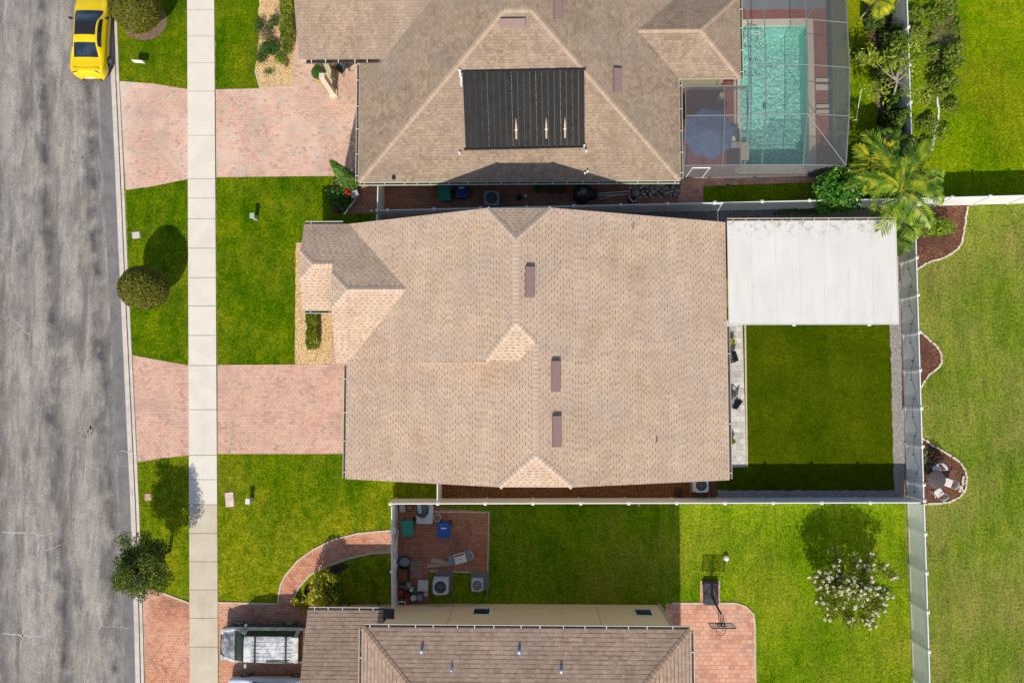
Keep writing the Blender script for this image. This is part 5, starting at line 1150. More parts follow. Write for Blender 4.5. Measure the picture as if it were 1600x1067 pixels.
p = g(1308, 300, 1.7); shrub('shrub', 'dense bright green leafy shrub left of the palms above the fence', 'shrub', (p.x, p.y, 1.5), (1.15, 1.15, 1.1), 4200, .10, leafmat('leaf_glossy', [(.03, .12, .01), (.08, .24, .02), (.16, .38, .04)], .25, .35), 12, .3, .4, None, None, .45, .5, 8)
p = g(1470, 355, 1.1); shrub('shrub', 'lime green feathery shrub on the red mulch right of the palms', 'shrub', (p.x, p.y, .9), (.8, .62, .45), 1900, .075, L_LIME, 8, .3, .1, None, None, .4, .35, 6)
p = g(1458, 330, .6); shrub('shrub', 'reddish twiggy plant on the mulch below the fence', 'shrub', (p.x, p.y, .5), (.5, .4, .3), 500, .05, leafmat('leaf_red', [(.12, .05, .03), (.2, .09, .05)], .1), 5, .3, .1)
# frangipani with bare pale branches
p = g(1385, 141, 0); T = thing('frangipani_tree', 'small tree with bare pale branches and tufts of lime leaves right of the pool', 'tree', (p.x, p.y, 0)); m_ = MB(); VV = []; rr = np.random.default_rng(3)
m_.tube([(.25, -.9, 0), (.1, -.3, .8), (0, 0, 1.3)], .07, 8, 0, .05)
for tx, ty, tz, nn in ((-1.75, .95, 2.0, 3), (-.4, .45, 2.4, 2), (.15, 1.5, 2.1, 3), (-1.3, -.75, 2.0, 3), (.75, -.9, 1.9, 3), (.7, .4, 1.8, 1), (-.9, .75, 2.1, 2)):
    m_.tube([(0, 0, 1.25), (tx*.35-.05, ty*.35, 1.55), (tx*.8, ty*.8, tz)], .035, 6, 0, .02)
    for _ in range(nn*60):
        c_ = np.array([tx, ty, tz])*1.0+rr.normal(size=3)*np.array([.36, .24, .12]); d = rr.normal(size=3)*.5; VV.append(c_)
quads_obj('foliage', leaf_mesh(VV, .12, .3, .5, None, rr), leafmat('leaf_frangipani', [(.14, .24, .015), (.32, .40, .03), (.50, .50, .06)], .3), T); m_.build('trunk', BARK_P, T)
# ============================================================ garden details
def at(px, py, z=0): return g(px, py, z)
# clipped hedges: boxy crowns of small leaves
def hedge(label, P0, P1, wd, h, n, m, seed=1):
    A, B = g(*P0, h*.6), g(*P1, h*.6); A.z = B.z = 0; t = B-A; L = t.length; t /= L; T = thing('hedge', label, 'hedge', A); rr = np.random.default_rng(seed)
    u = rr.uniform(0, L, n); v = rr.uniform(-1, 1, n); w_ = rr.uniform(.1, 1, n); k = rr.integers(0, 3, n); v = np.where(k == 0, np.sign(v)*rr.uniform(.85, 1.05, n), v); w_ = np.where(k != 0, rr.uniform(.82, 1.02, n), w_)
    bulge = 1+.12*np.sin(u*5.1)+.08*np.sin(u*11.3+1)
    P = np.stack([t.x*u-t.y*v*wd/2*bulge, t.y*u+t.x*v*wd/2*bulge, w_*h*(1+.06*np.sin(u*6))], 1)
    quads_obj('foliage', leaf_mesh(P, .05, .5, .3, None, rr), m, T); m_ = MB()
    d = .2
    while d < L: m_.tube([(t.x*d, t.y*d, 0), (t.x*d, t.y*d, h*.7)], .025, 5); d += .45
    m_.build('stem', BARK, T)
hedge('narrow clipped hedge in the yellow rock bed of the middle house', (488.5, 486), (488.5, 546), .55, .75, 3400, L_HEDGE, 2)
hedge('clipped hedge along the walkway beside the solar roof house entrance', (449, -30), (449, 66), .62, .9, 5200, L_HEDGE, 3)
p = at(496, 113, .5); shrub('round_shrub', 'small dark round clipped shrub by the slanted cream wall of the solar roof house', 'shrub', (p.x, p.y, .42), (.36, .36, .36), 3200, .028, L_GREEN, 0, 0, .8, None, (.3, .03), .6)
for i, (px, py, z, r, n, m, lb) in enumerate(((404, 40, .35, (.35, .4, .3), 500, L_COVER, 'dark spiky plant in the rock bed by the walkway, topmost one'),
        (428, 34, .4, (.38, .36, .35), 500, L_COVER, 'dark spiky plant in the rock bed by the walkway beside the hedge'), (415, 52, .4, (.5, .5, .3), 700, L_DRY, 'greyish dry shrub in the middle of the rock bed by the walkway'),
        (422, 76, .45, (.75, .6, .4), 1700, L_GREEN, 'feathery green shrub spreading over the rock bed by the walkway'), (438, 92, .4, (.35, .3, .35), 600, L_LIME, 'yellow lime shrub at the lower end of the upper hedge'),
        (408, 90, .3, (.35, .5, .25), 500, L_COVER, 'low green plant on the lawn edge of the rock bed by the walkway'), (448, 74, .5, (.3, .4, .45), 900, L_HEDGE, 'rounded bush closing the lower end of the upper hedge'), (447, 100, .2, (.18, .22, .2), 120, L_DRY, 'small dry sprig on the yellow rocks near the walkway'),
        (420, 113, .15, (.35, .28, .12), 160, L_HEDGE, 'thin low plant around the white rock'), (449, 5, .4, (.3, .3, .3), 300, L_DRY, 'dry plant on the rocks at the photo edge by the hedge'))):
    p = at(px, py, z); shrub('garden_plant', lb, 'plant', (p.x, p.y, z), r, n, .06, m, 6, .35, .1, 'plants in the rock bed by the walkway', (z, .02), .3, .3)
def rock(label, px, py, r, m, seed=1, group=None, z=.5):
    rr = np.random.default_rng(seed); c_ = at(px, py, r*.4); bm = bmesh.new(); bmesh.ops.create_icosphere(bm, subdivisions=2, radius=1)
    k = rr.normal(size=(5, 3))
    for v in bm.verts:
        f = 1+.12*sum(math.sin(2.2*(v.co.x*q[0]+v.co.y*q[1]+v.co.z*q[2])) for q in k)/2; v.co = Vector((v.co.x*r*f, v.co.y*r*.85*f, max(-.3, v.co.z)*r*z*f))
    me = bpy.data.meshes.new('rock'); bm.to_mesh(me); bm.free(); me.materials.append(m); o = bpy.data.objects.new('rock', me); COL.objects.link(o); o.location = (c_.x, c_.y, r*z*.3+.02)
    return tag(o, label, 'rock', group)
rock('white rock in the lower part of the rock bed by the walkway', 424.5, 114, .17, mat('rock_white', (.72, .68, .62), .9), 3)
# conical cypress, seen lying outwards
T = thing('cypress_tree', 'tall narrow green cypress at the front corner of the solar roof house', 'tree', at(549.5, 288.5)); rr = np.random.default_rng(2)
n_ = 7000; h_ = 4.4; q = rr.uniform(0, 1, n_)**1.5; a = rr.uniform(0, 2*np.pi, n_); rad = (.50*(1-q)**.75+.04)*(1+.05*np.sin(a*5+q*9))*np.where(q < .06, q/.06*.5+.5, 1)*rr.uniform(.75, 1.04, n_)
P = np.stack([np.cos(a)*rad, np.sin(a)*rad, .15+q*h_], 1); D = np.stack([np.cos(a), np.sin(a), np.full(n_, .5)], 1)
quads_obj('foliage', leaf_mesh(P, .06, .35, .35, D, rr), leafmat('leaf_cypress', [(.06, .15, .02), (.13, .26, .035), (.24, .37, .06)], .2), T); m_ = MB(); m_.tube([(0, 0, 0), (0, 0, h_*.9)], .06, 8, 0, .01); m_.build('trunk', BARK, T)
p = at(532, 306, .5); T = shrub('flowering_plant', 'low leafy plant with red blossoms by the front corner of the solar roof house', 'plant', (p.x, p.y, .4), (.75, .62, .42), 1300, .075, L_GREEN, 8, .3, .1)
VV = [];  rr = np.random.default_rng(4)
for px, py, z in ((541, 297, .8), (542, 302, .75), (544, 299, .85), (529, 300, .5), (533, 307, .4), (526, 303, .4)):
    q = at(px, py, z)-p; k = 26 if z > .6 else 5; VV.append(leaf_mesh(rr.normal(size=(k, 3))*.06+np.array([q.x, q.y, z]), .06, .7, .4, None, rr))
quads_obj('blossom', np.concatenate(VV), leafmat('petal_red', [(.45, .01, .015), (.70, .03, .04)], .2), T)
p = at(533, 288, .3); shrub('garden_plant', 'pale green and rust low plant at the foot of the cypress', 'plant', (p.x, p.y, .2), (.4, .4, .2), 350, .07, L_DRY, 5, .3, .1)
m_ = MB(); c_ = at(554, 303.5, .5); m_.box((c_.x, c_.y, .25), (.38, .32, .5), .35, 0, .02); m_.box((c_.x, c_.y, .52), (.42, .36, .04), .35, 1, .01); simple('utility_box', 'speckled pale grey box standing beside the red flowers', 'utility box', m_, [mat('box_grey', (.28, .29, .28), .6), concrete('granite_top', (.30, .32, .31), (.52, .54, .52), 9)])
m_ = MB(); a, b = at(538, 335, .05), at(549, 320, .35); m_.tube([a, b], .05, 8); m_.tube([b, at(556, 311, .1)], .04, 8); simple('downspout_pipe', 'white drain pipe lying on the pavers by the soil bed', 'pipe', m_, [WHITE_P])
m_ = MB(); c_ = at(581, 329.5, .05); m_.box((c_.x, c_.y, .05), (.13, .13, .08), 0, 0, .02); simple('drain_cap', 'small square pale drain cap left of the side yard fence post', 'drain cap', m_, [WHITE])
p = at(506, 925, 1.1); T = shrub('croton_shrub', 'bright yellow green shrub at the corner of the lower garage roof', 'shrub', (p.x, p.y, 1.2), (.68, .95, 1.1), 2400, .085, L_CROTON, 14, .38, .25, 'yellow shrubs', None, .4, .45, 6)
p = at(517, 905, 1.7); shrub('croton_shrub', 'small yellow tuft above the bright yellow shrub', 'shrub', (p.x, p.y, 1.5), (.3, .3, .3), 220, .08, L_CROTON, 5, .3, .2, 'yellow shrubs')
p = at(517, 922, 1.3); shrub('croton_shrub', 'darker green side of the yellow shrub facing the shaded lawn', 'shrub', (p.x, p.y, 1.2), (.45, .55, .7), 700, .085, L_GREEN, 5, .3, .2, 'yellow shrubs')
for i, (px, py, r, lb) in enumerate(((463, 942, .28, 'small yellow plant at the end of the curved brick path'), (477, 938, .3, 'yellow and green plant on the bed between path and yellow shrub'), (474, 952, .22, 'yellow plant hanging over the shaded red driveway'))):
    p = at(px, py, .35); shrub('croton_shrub', lb, 'shrub', (p.x, p.y, .3), (r, r, r), 160, .08, L_CROTON, 5, .3, .1, 'yellow shrubs')
p = at(492, 905, .05); patch('soil_bed', [(470, 936), (478, 915), (500, 894), (535, 880), (545, 884), (520, 905), (510, 940), (470, 941)], .016, leafmat('x', [(.1, .1, .1)]*2) if False else SOIL, amp=.08)
# ground covers: one sheet of many leaves each
def cover(name, label, poly_px, n, size, m, hmin, hmax, seed, asp=.5, label_kind='ground cover'):
    rr = np.random.default_rng(seed); Pp = [at(*q) for q in poly_px]; xs = [q.x for q in Pp]; ys_ = [q.y for q in Pp]; P = []
    def inside(x, y):
        c_ = False
        for a, b in zip(Pp, Pp[1:]+Pp[:1]):
            if (a.y > y) != (b.y > y) and x < (b.x-a.x)*(y-a.y)/(b.y-a.y)+a.x: c_ = not c_
        return c_
    cl = [(rr.uniform(min(xs), max(xs)), rr.uniform(min(ys_), max(ys_)), rr.uniform(.25, .8)) for _ in range(max(6, int((max(xs)-min(xs))*(max(ys_)-min(ys_))*.9)))]
    while len(P) < n:
        cx, cy, cr_ = cl[rr.integers(len(cl))]; x, y = rr.normal(cx, cr_*.5), rr.normal(cy, cr_*.5)
        if inside(x, y): d = math.hypot(x-cx, y-cy)/cr_; P.append((x, y, hmin+(hmax-hmin)*max(0, 1-d*d)*rr.uniform(.3, 1)*(.4+cr_)))
    o = quads_obj(name, leaf_mesh(P, size, asp, .35, None, rr), m); return tag(o, label, label_kind, None, 'stuff')
L_WEED = leafmat('leaf_weed', [(.08, .15, .01), (.16, .25, .02), (.24, .31, .03), (.30, .29, .06)], .25)
cover('ground_cover', 'dense dark leafy ground cover left of the upper right fence', [(1362, -30), (1394, -30), (1400, 250), (1366, 250), (1372, 150), (1366, 60)], 9000, .09, L_COVER, .1, 1.3, 21)
cover('ground_cover', 'leafy shrubs pressed against the white fence beside the frangipani', [(1368, -30), (1393, -30), (1398, 255), (1376, 255)], 9500, .09, leafmat('leaf_fence_shrub', [(.05, .10, .01), (.11, .18, .02), (.20, .26, .03)], .25), .5, 2.3, 31)
cover('weeds', 'tangled green weeds and dry stalks right of the upper right fence', [(1402, -30), (1495, -30), (1500, 90), (1502, 160), (1480, 200), (1462, 240), (1402, 250)], 12000, .07, L_WEED, .02, .7, 22)
cover('dry_grass', 'pale dry stalks growing among the weeds by the white edging', [(1455, -20), (1498, -20), (1490, 30), (1500, 140), (1492, 190), (1462, 190), (1450, 60)], 2600, .15, L_DRY, .05, .55, 23, .05, 'dry grass')
cover('ground_cover', 'low weeds on the gravel below the side yard fence right of the house', [(1190, 328), (1290, 326), (1290, 336), (1190, 338)], 350, .06, L_COVER, .02, .25, 24)
p = at(1490, 96, .8)
for px, py, s_, lb in ((1486, 90, .75, 'leafy bush in the weeds throwing a dark shadow on the big lawn'), (1478, 130, .75, 'leafy green bush in the weeds lower right of the fence'), (1350, 90, .6, 'small dark shrub in the shade between pool enclosure and soil bed')):
    p = at(px, py, .8); shrub('shrub', lb, 'shrub', (p.x, p.y, .8), (.8*s_, .8*s_, .7*s_), int(1500*s_), .09, L_WEED if s_ > .7 else L_COVER, 8, .35, .1)
for px, py, r, lb in ((1367, 30, .5, 'dark leafy shrub right of the soil strip near the top'), (1384, 110, .55, 'dark leafy shrub left of the fence above the bare branches'), (1395, 200, .6, 'dark shrub above the big palm beside the fence'), (1405, 60, .5, 'leafy shrub touching the upper right fence')):
    p = at(px, py, .9); shrub('shrub', lb, 'shrub', (p.x, p.y, .8), (r, r, .8), 1300, .08, L_COVER, 7, .3, .2)
# pale broken edging in the weeds and round the mulch beds
def stone_edge(label, pl, wd=.1, z=.07, gap=.04, m=None, seed=1, name='bed_edging'):
    rr = random.Random(seed); mb = MB()
    P = [at(*q) for q in pl]
    for a, b in zip(P, P[1:]):
        L = (b-a).length; k = max(1, round(L/.28)); t = (b-a)/L
        for i in range(k):
            if rr.random() < gap: continue
            c_ = a+t*(i+.5)*L/k; mb.box((c_.x+rr.uniform(-.02, .02), c_.y+rr.uniform(-.02, .02), z/2+.01), (L/k-.02, wd*rr.uniform(.8, 1.2), z), math.atan2(t.y, t.x)+rr.uniform(-.12, .12), 0, .015)
    return simple(name, label, 'bed edging', mb, [m or mat('edging_cream', (.62, .54, .40), .85, 0, .15, 7)], 'stone edgings of beds')
stone_edge('cream stone edging of the upper red mulch bed', [(1511, 322), (1506, 360), (1503, 378), (1495, 390), (1480, 400), (1468, 405), (1455, 408), (1436, 418), (1428, 424)], gap=0, seed=2)
stone_edge('cream stone edging of the middle red mulch bed', [(1424, 505), (1435, 516), (1450, 530), (1462, 540), (1470, 553), (1471, 566), (1465, 575), (1450, 587), (1438, 605)], gap=0, seed=3)
stone_edge('cream stone edging of the lower mulch bed with the bistro set', [(1438, 682), (1460, 698), (1480, 709), (1500, 722), (1508, 735), (1510, 748), (1508, 765), (1500, 776), (1480, 785), (1441, 787)], gap=0, seed=4)
stone_edge('broken white edging strip running through the weeds', [(1461, 60), (1459, 75), (1460, 100)], .07, .12, .1, WHITE_P, 5)
stone_edge('curving white edging strip at the lower end of the weeds', [(1462, 152), (1465, 170), (1465, 188), (1461, 200), (1459, 215), (1455, 235)], .09, .12, .1, WHITE_P, 6)
m_ = MB()
for px, py, a, b in ((1503, 748, .1, .38), (1503, 755, .12, .14), (1500, 761, .16, .22), (1504, 766, .14, .14), (1498, 766, .12, .16)): c_ = at(px, py); m_.box((c_.x, c_.y, .09), (a*1.2, b, .12), random.uniform(-.2, .2), 0, .03)
simple('stone_pile', 'loose cream stones piled inside the curve of the lower mulch bed', 'stones', m_, [mat('edging_cream', (.62, .54, .40), .85, 0, .15, 7)])
p = at(1448, 716, .3); shrub('garden_plant', 'yellow green weeds at the fence side of the lower mulch bed', 'plant', (p.x, p.y, .2), (.3, .9, .2), 260, .05, L_DRY, 5, .3, .1)
p = at(1459, 715, .3); shrub('garden_plant', 'dark dead shrub above the folding chairs', 'plant', (p.x, p.y, .35), (.42, .42, .35), 800, .055, leafmat('leaf_dead', [(.04, .02, .012), (.08, .04, .02), (.05, .05, .02)], .05), 5, .3, .1)
# ---- bistro set
T = thing('round_table', 'round dark table among white folding chairs on the mulch', 'table', at(1463.5, 749, .72).xy.to_3d()); m_ = MB(); m_.lathe([(.0, .70), (.45, .70), (.47, .715), (.47, .73), (.45, .74), (0, .74)], n=32); m_.build('table_top', mat('table_brown', (.085, .065, .06), .6, 0, .2, 7), T)
for k in range(4): a = k*math.pi/2+.5; m_ = MB(); m_.tube([(math.cos(a)*.1, math.sin(a)*.1, .70), (math.cos(a)*.36, math.sin(a)*.36, .0)], .018, 6); m_.build('leg', BLACK, T)
CHW = mat('chair_white', (.74, .72, .68), .45); CHB = mat('chair_shell', (.55, .57, .60), .4)
def folding_chair(label, px, py, rz):
    T = thing('folding_chair', label, 'chair', at(px, py, .45).xy.to_3d(), rz, 'white folding chairs round the dark table')   # faces -y (towards the table), back at +y
    m_ = MB(); m_.box((0, -.02, .45), (.40, .40, .035), 0, 0, .03); [m_.box((0, -.02-.13+.13*i, .471), (.36, .008, .004)) for i in range(3)]; m_.build('seat', CHW, T)
    m_ = MB(); vs = []; n_ = 11
    for i in range(n_):
        a = math.pi*i/(n_-1); x = .21*math.cos(a); z = .14*math.sin(a); vs += [(x, .27+z*.35, .72+z), (x, .25+z*.35, .72+z)]
    m_.mesh(vs, [tuple(range(0, 2*n_, 2)), tuple(range(2*n_-1, 0, -2))]+[(2*i, 2*i+1, 2*i+3, 2*i+2) for i in range(n_-1)]+[(0, 2*n_-2, 2*n_-1, 1)]); m_.build('backrest', CHB, T)
    m_ = MB()
    rim = [(.20, .19, .45), (.215, .24, .62)]+[(.215*math.cos(math.pi*i/10), .27+.15*.35*math.sin(math.pi*i/10), .72+.15*math.sin(math.pi*i/10)) for i in range(11)]+[(-.215, .24, .62), (-.20, .19, .45)]; m_.tube(rim, .018, 6); m_.build('back_frame', CHW, T)
    for sg in (1, -1):
        for q in (((sg*.20, .19, .45), (sg*.21, -.26, 0)), ((sg*.17, -.17, .44), (sg*.19, .30, 0))): m_ = MB(); m_.tube(q, .014, 6); m_.build('leg', CHW, T)
folding_chair('white folding chair above the round table nearest its top edge', 1464.5, 733, -.93)
folding_chair('white folding chair on the right side of the round table', 1482.5, 754, -1.93)
folding_chair('white folding chair below the round table nearest the lower stone edge', 1467.5, 770, -2.5)
# ---- basketball hoop
T = thing('basketball_hoop', 'portable basketball hoop with black base beside the brick patio by the two storey house', 'basketball hoop', at(1109.5, 925).xy.to_3d()); bx_, by_ = T.location.x, T.location.y
m_ = MB(); m_.box((0, 0, .16), (.78, 1.25, .26), 0, 0, .06); m_.box((0, .1, .30), (.66, .9, .04), 0, 0, .02); m_.box((-.3, -.1, .3), (.1, .3, .1), 0, 0, .03); m_.box((.3, -.1, .3), (.1, .3, .1), 0, 0, .03); m_.build('base', mat('base_charcoal', (.045, .045, .055), .45, 0, .3, 4), T)
for sg in (1, -1): m_ = MB(); m_.tube([(sg*.34, .5, .1), (sg*.42, .5, .1)], .1, 12, smooth=False); m_.build('wheel', RUBBER, T)
m_ = MB(); m_.tube([(0, .0, .2), (0, -.30, 1.4), (0, -.45, 2.4)], .05, 8); m_.build('pole', BLACK, T)
m_ = MB(); m_.tube([(-.3, .1, .3), (0, -.22, 1.1)], .018, 6); m_.tube([(.3, .1, .3), (0, -.22, 1.1)], .018, 6); m_.tube([(0, .45, .3), (0, -.28, 1.2)], .018, 6)
for sg in (1, -1): m_.tube([(sg*.08, -.42, 2.1), (sg*.08, -.95, 2.35)], .02, 6); m_.tube([(sg*.08, -.46, 2.5), (sg*.08, -.95, 2.75)], .02, 6)
m_.build('support_arm', BLACK, T)
m_ = MB(); yb_ = -.98; W2, z0, z1 = .58, 2.15, 3.0
for a, b in (((-W2, z0), (W2, z0)), ((W2, z0), (W2, z1)), ((W2, z1), (-W2, z1)), ((-W2, z1), (-W2, z0)), ((-.2, z0+.12), (.2, z0+.12)), ((.2, z0+.12), (.2, z0+.5)), ((.2, z0+.5), (-.2, z0+.5)), ((-.2, z0+.5), (-.2, z0+.12))): m_.tube([(a[0], yb_, a[1]), (b[0], yb_, b[1])], .024, 4, smooth=False)
bb = m_.build('backboard', BLACK, T)
PCB = NT('backboard_clear', .1, .5); PCB.b.inputs['Base Color'].default_value = (.5, .52, .52, 1); tr = PCB.nd('BsdfTransparent'); mx = PCB.nd('MixShader'); mx.inputs[0].default_value = .35; PCB.L(tr.outputs[0], mx.inputs[1]); PCB.L(PCB.b.outputs[0], mx.inputs[2]); PCB.L(mx.outputs[0], PCB.out.inputs[0])
m_ = MB(); m_.box((0, yb_, (z0+z1)/2), (2*W2-.04, .02, z1-z0-.04)); m_.build('pane', PCB.m, bb)
m_ = MB(); cr_ = (0, yb_-.34, 2.28); m_.tube([(cr_[0]+.23*math.cos(2*math.pi*k/24), cr_[1]+.23*math.sin(2*math.pi*k/24), cr_[2]) for k in range(25)], .013, 6); m_.box((0, yb_-.06, 2.28), (.16, .12, .03)); m_.build('rim', mat('rim_dark', (.06, .03, .02), .5), T)
m_ = MB()
for k in range(12):
    for dk_ in (1, -1):
        a = 2*math.pi*k/12; m_.tube([(cr_[0]+r*math.cos(a+dk_*t*.5), cr_[1]+r*math.sin(a+dk_*t*.5), cr_[2]-.38*t) for t, r in ((0, .225), (.33, .18), (.66, .14), (1, .12))], .006, 3, cap=False)
m_.build('net', WHITE_P, T)
m_ = MB(); c_ = at(1134.5, 872, .12); m_.lathe([(.0, .0), (.1, .02), (.15, .1), (.155, .16), (.12, .25), (.06, .29), (0, .3)], (c_.x, c_.y, 0), 18); simple('ball', 'white ball lying on the grass right of the hoop shadow', 'ball', m_, [WHITE_P])
# ---- brick patio by the two storey house clutter
def small_box(name, label, cat, px, py, z0, size, rz, m, bev=.015, group=None, tilt=None):
    c_ = at(px, py, z0+size[2]); m_ = MB(); m_.box((c_.x, c_.y, z0+size[2]/2+.025), size, rz, 0, bev, tilt); return simple(name, label, cat, m_, [m], group)
def cyl_thing(name, label, cat, px, py, r, h, m, prof=None, group=None, mats=None):
    c_ = at(px, py, h); T = thing(name, label, cat, (c_.x, c_.y, .02), 0, group); m_ = MB(); m_.lathe(prof or [(r*.85, 0), (r, h*.95), (r, h), (r*.9, h), (r*.86, h-.03), (0, h-.03)], n=18); m_.build('vessel', m, T); return T
T = thing('grill_table', 'white side burner table with grey folding wings on the brick patio', 'grill', at(719, 872, .75).xy.to_3d(), .26)
m_ = MB(); m_.box((0, 0, .75), (.62, .52, .16), 0, 0, .02); m_.box((0, 0, .838), (.54, .44, .01)); m_.build('cook_box', mat('grill_cream', (.74, .70, .60), .5), T); m_ = MB(); m_.box((0, .19, .846), (.54, .07, .01)); m_.box((0, -.02, .85), (.05, .05, .02)); m_.build('grill_slot', mat('slot_dark', (.10, .06, .04), .7), T)
for sg in (1, -1): m_ = MB(); m_.box((sg*.47, 0, .74), (.30, .50, .035), 0, 0, .08); m_.build('side_shelf', mat('shelf_blue_grey', (.20, .24, .28), .5), T)
m_ = MB(); m_.tube([(.56, -.2, .76), (.68, -.12, .78), (.7, .05, .78), (.60, .2, .76)], .015, 6); m_.build('handle', WHITE_P, T)
for x_ in (-.27, .27):
    for y_ in (-.22, .22): m_ = MB(); m_.tube([(x_, y_, 0), (x_, y_, .7)], .018, 6); m_.build('leg', GREYM, T)
m_ = MB(); c_ = at(686, 876, .1)
for q in ([(672, 879), (676, 871), (703, 878), (702, 881)], [(667, 881), (669, 887), (706, 883), (704, 880)]):
    P = [at(x_, y_, .06) for x_, y_ in q]; m_.prism([(p_.x, p_.y) for p_ in P], .03+.03*(q[0][0] == 672), .055+.03*(q[0][0] == 672))
simple('planks', 'two pale wooden boards lying beside the white side burner table', 'boards', m_, [mat('wood_pale', (.50, .38, .28), .8, 0, .15, 4)])
T = thing('storage_table', 'white table with dark covered bundle at the top of the brick patio', 'table', at(664, 803, .7).xy.to_3d(), -.04)
m_ = MB(); m_.box((0, 0, .7), (.86, 1.0, .05), 0, 0, .02); m_.build('table_top', mat('table_offwhite', (.50, .50, .50), .6, 0, .2, 4), T); [MB().tube([(x_, y_, 0), (x_, y_, .7)], .02, 6).build('leg', GREYM, T) for x_ in (-.38, .38) for y_ in (-.44, .44)]
T = thing('covered_bundle', 'crumpled dark grey bundle lying on the white patio table', 'bundle', at(659, 797, .95).xy.to_3d()); m_ = MB(); m_.lathe([(.3, .74), (.36, .85), (.24, 1.0), (.1, 1.08), (0, 1.08)], n=12, sy=1.15); m_.box((.12, -.25, .86), (.32, .2, .16), .7, 0, .06); m_.box((-.1, .1, 1.05), (.2, .5, .1), .2, 1, .03); m_.build('cloth', [mat('cloth_dark', (.06, .07, .08), .8, 0, .4, 5), mat('cloth_grey', (.22, .24, .26), .8)], T)
c_ = at(683, 808.5, .05); T = thing('hoop_ring', 'white ring lying on the brick patio right of the white table', 'ring', (c_.x, c_.y, 0)); m_ = MB(); m_.tube([(.19*math.cos(2*math.pi*k/24), .19*math.sin(2*math.pi*k/24), .06) for k in range(25)], .02, 6, cap=False); m_.build('ring', WHITE_P, T); m_ = MB(); m_.box((.03, .02, .04), (.05, .18, .03), .6); m_.box((-.05, -.03, .04), (.12, .03, .03), .3); m_.build('spoke', mat('spoke_tan', (.5, .38, .3), .6), T)
small_box('storage_crate', 'pale plastic box by the fence in the top left corner of the brick patio', 'box', 628.5, 794, 0, (.3, .4, .3), .05, mat('crate_pale', (.56, .47, .38), .6, 0, .15, 5))
small_box('storage_crate', 'tan bag beside the pale box under the patio fence', 'box', 640, 793, 0, (.36, .3, .25), .3, mat('bag_tan', (.30, .18, .10), .8, 0, .3, 6), .08)
small_box('toy_kitchen', 'brown wooden chest against the white fence on the cluttered patio', 'chest', 629, 899, 0, (.48, .62, .5), .0, mat('wood_redbrown', (.16, .055, .02), .6, 0, .25, 3))
small_box('toy_cart', 'black and white patterned item right of the brown chest', 'box', 637, 898, 0, (.16, .55, .4), .05, mat('item_black', (.03, .03, .03), .6, 0, .6, 12), .03)
small_box('tarp_panel', 'white plastic panel lying on the buckets left of the large air conditioner', 'panel', 661, 914.5, .4, (.56, .58, .03), -.06, mat('panel_white', (.60, .59, .55), .6, 0, .08, 5), .01)
T = thing('wheelbarrow', 'grey upturned tub with black rim by the fence gate', 'tub', at(631, 879, .4).xy.to_3d()); m_ = MB(); m_.lathe([(.1, .5), (.2, .46), (.3, .3), (.34, .22)][::-1]+[(0, .5)], n=16, sy=.8); m_.build('tub', mat('tub_grey', (.22, .25, .28), .4), T); m_ = MB(); m_.lathe([(.34, .18), (.38, .2), (.38, .24), (.33, .26)], n=18, sy=.85); m_.build('rim', BLACK, T)
m_ = MB(); c_ = at(650, 889, .5)
for i in range(6): m_.tube([(c_.x-.28+.11*i, c_.y-.42, .45), (c_.x-.24+.09*i, c_.y+.45, .5)], .012, 4)
for j in range(6): m_.tube([(c_.x-.3, c_.y-.4+.16*j, .46), (c_.x+.28, c_.y-.4+.16*j, .46)], .012, 4)
for x_, y_ in ((-.28, -.42), (.27, -.42), (.24, .45), (-.24, .45)): m_.tube([(c_.x+x_, c_.y+y_, 0), (c_.x+x_, c_.y+y_, .47)], .015, 4)
simple('wire_rack', 'thin grey wire rack on the shaded brick patio right of the brown chest', 'rack', m_, [GREYM])
for i, (px, py, r, h, c_, lb) in enumerate(((646, 934, .155, .4, (.62, .60, .56), 'white round bucket lowest among the patio clutter'), (655.5, 933, .155, .4, (.25, .32, .42), 'blue grey round bucket right of the white one'), (651, 923, .15, .38, (.01, .16, .12), 'dark teal bucket above the blue grey one'), (638, 914, .15, .35, (.36, .34, .32), 'grey pot beside the fence above the red toys'),
        (643, 921, .12, .3, (.64, .60, .56), 'small white pot in the middle of the patio clutter'), (665.5, 928, .12, .35, (.62, .60, .56), 'white container by the patio edge left of the air conditioner'))):
    cyl_thing('bucket', lb, 'bucket', px, py, r, h, mat('bucket_%d' % i, c_, .5, 0, .15, 8), group='buckets and pots on the cluttered patio')
for i, (px, py, sz, rz, c_, lb) in enumerate(((624.5, 925.5, (.36, .26, .3), .2, (.42, .035, .015), 'orange red toy by the fence on the cluttered patio'), (636, 930, (.3, .3, .35), -.2, (.14, .008, .02), 'dark red box among the buckets'), (636, 940, (.34, .42, .3), 0, (.26, .04, .05), 'dull red crate at the bottom of the patio'), (626, 940, (.3, .34, .3), .1, (.12, .08, .06), 'brown crate in the bottom left corner of the patio'), (630, 916, (.5, .22, .35), .05, (.09, .09, .09), 'dark grey box under the brown chest'))):
    small_box('toy_box', lb, 'box', px, py, 0, sz, rz, mat('toy_%d' % i, c_, .5, 0, .2, 6), .05, 'boxes and toys on the cluttered patio')
m_ = MB(); c_ = at(628, 942, .3); m_.tube([(c_.x-.18, c_.y-.14, .1), (c_.x-.18, c_.y+.16, .62), (c_.x+.2, c_.y+.16, .62), (c_.x+.2, c_.y-.24, .1)], .028, 6); simple('stool_frame', 'white bent tube frame in the bottom left patio corner', 'frame', m_, [WHITE_P])
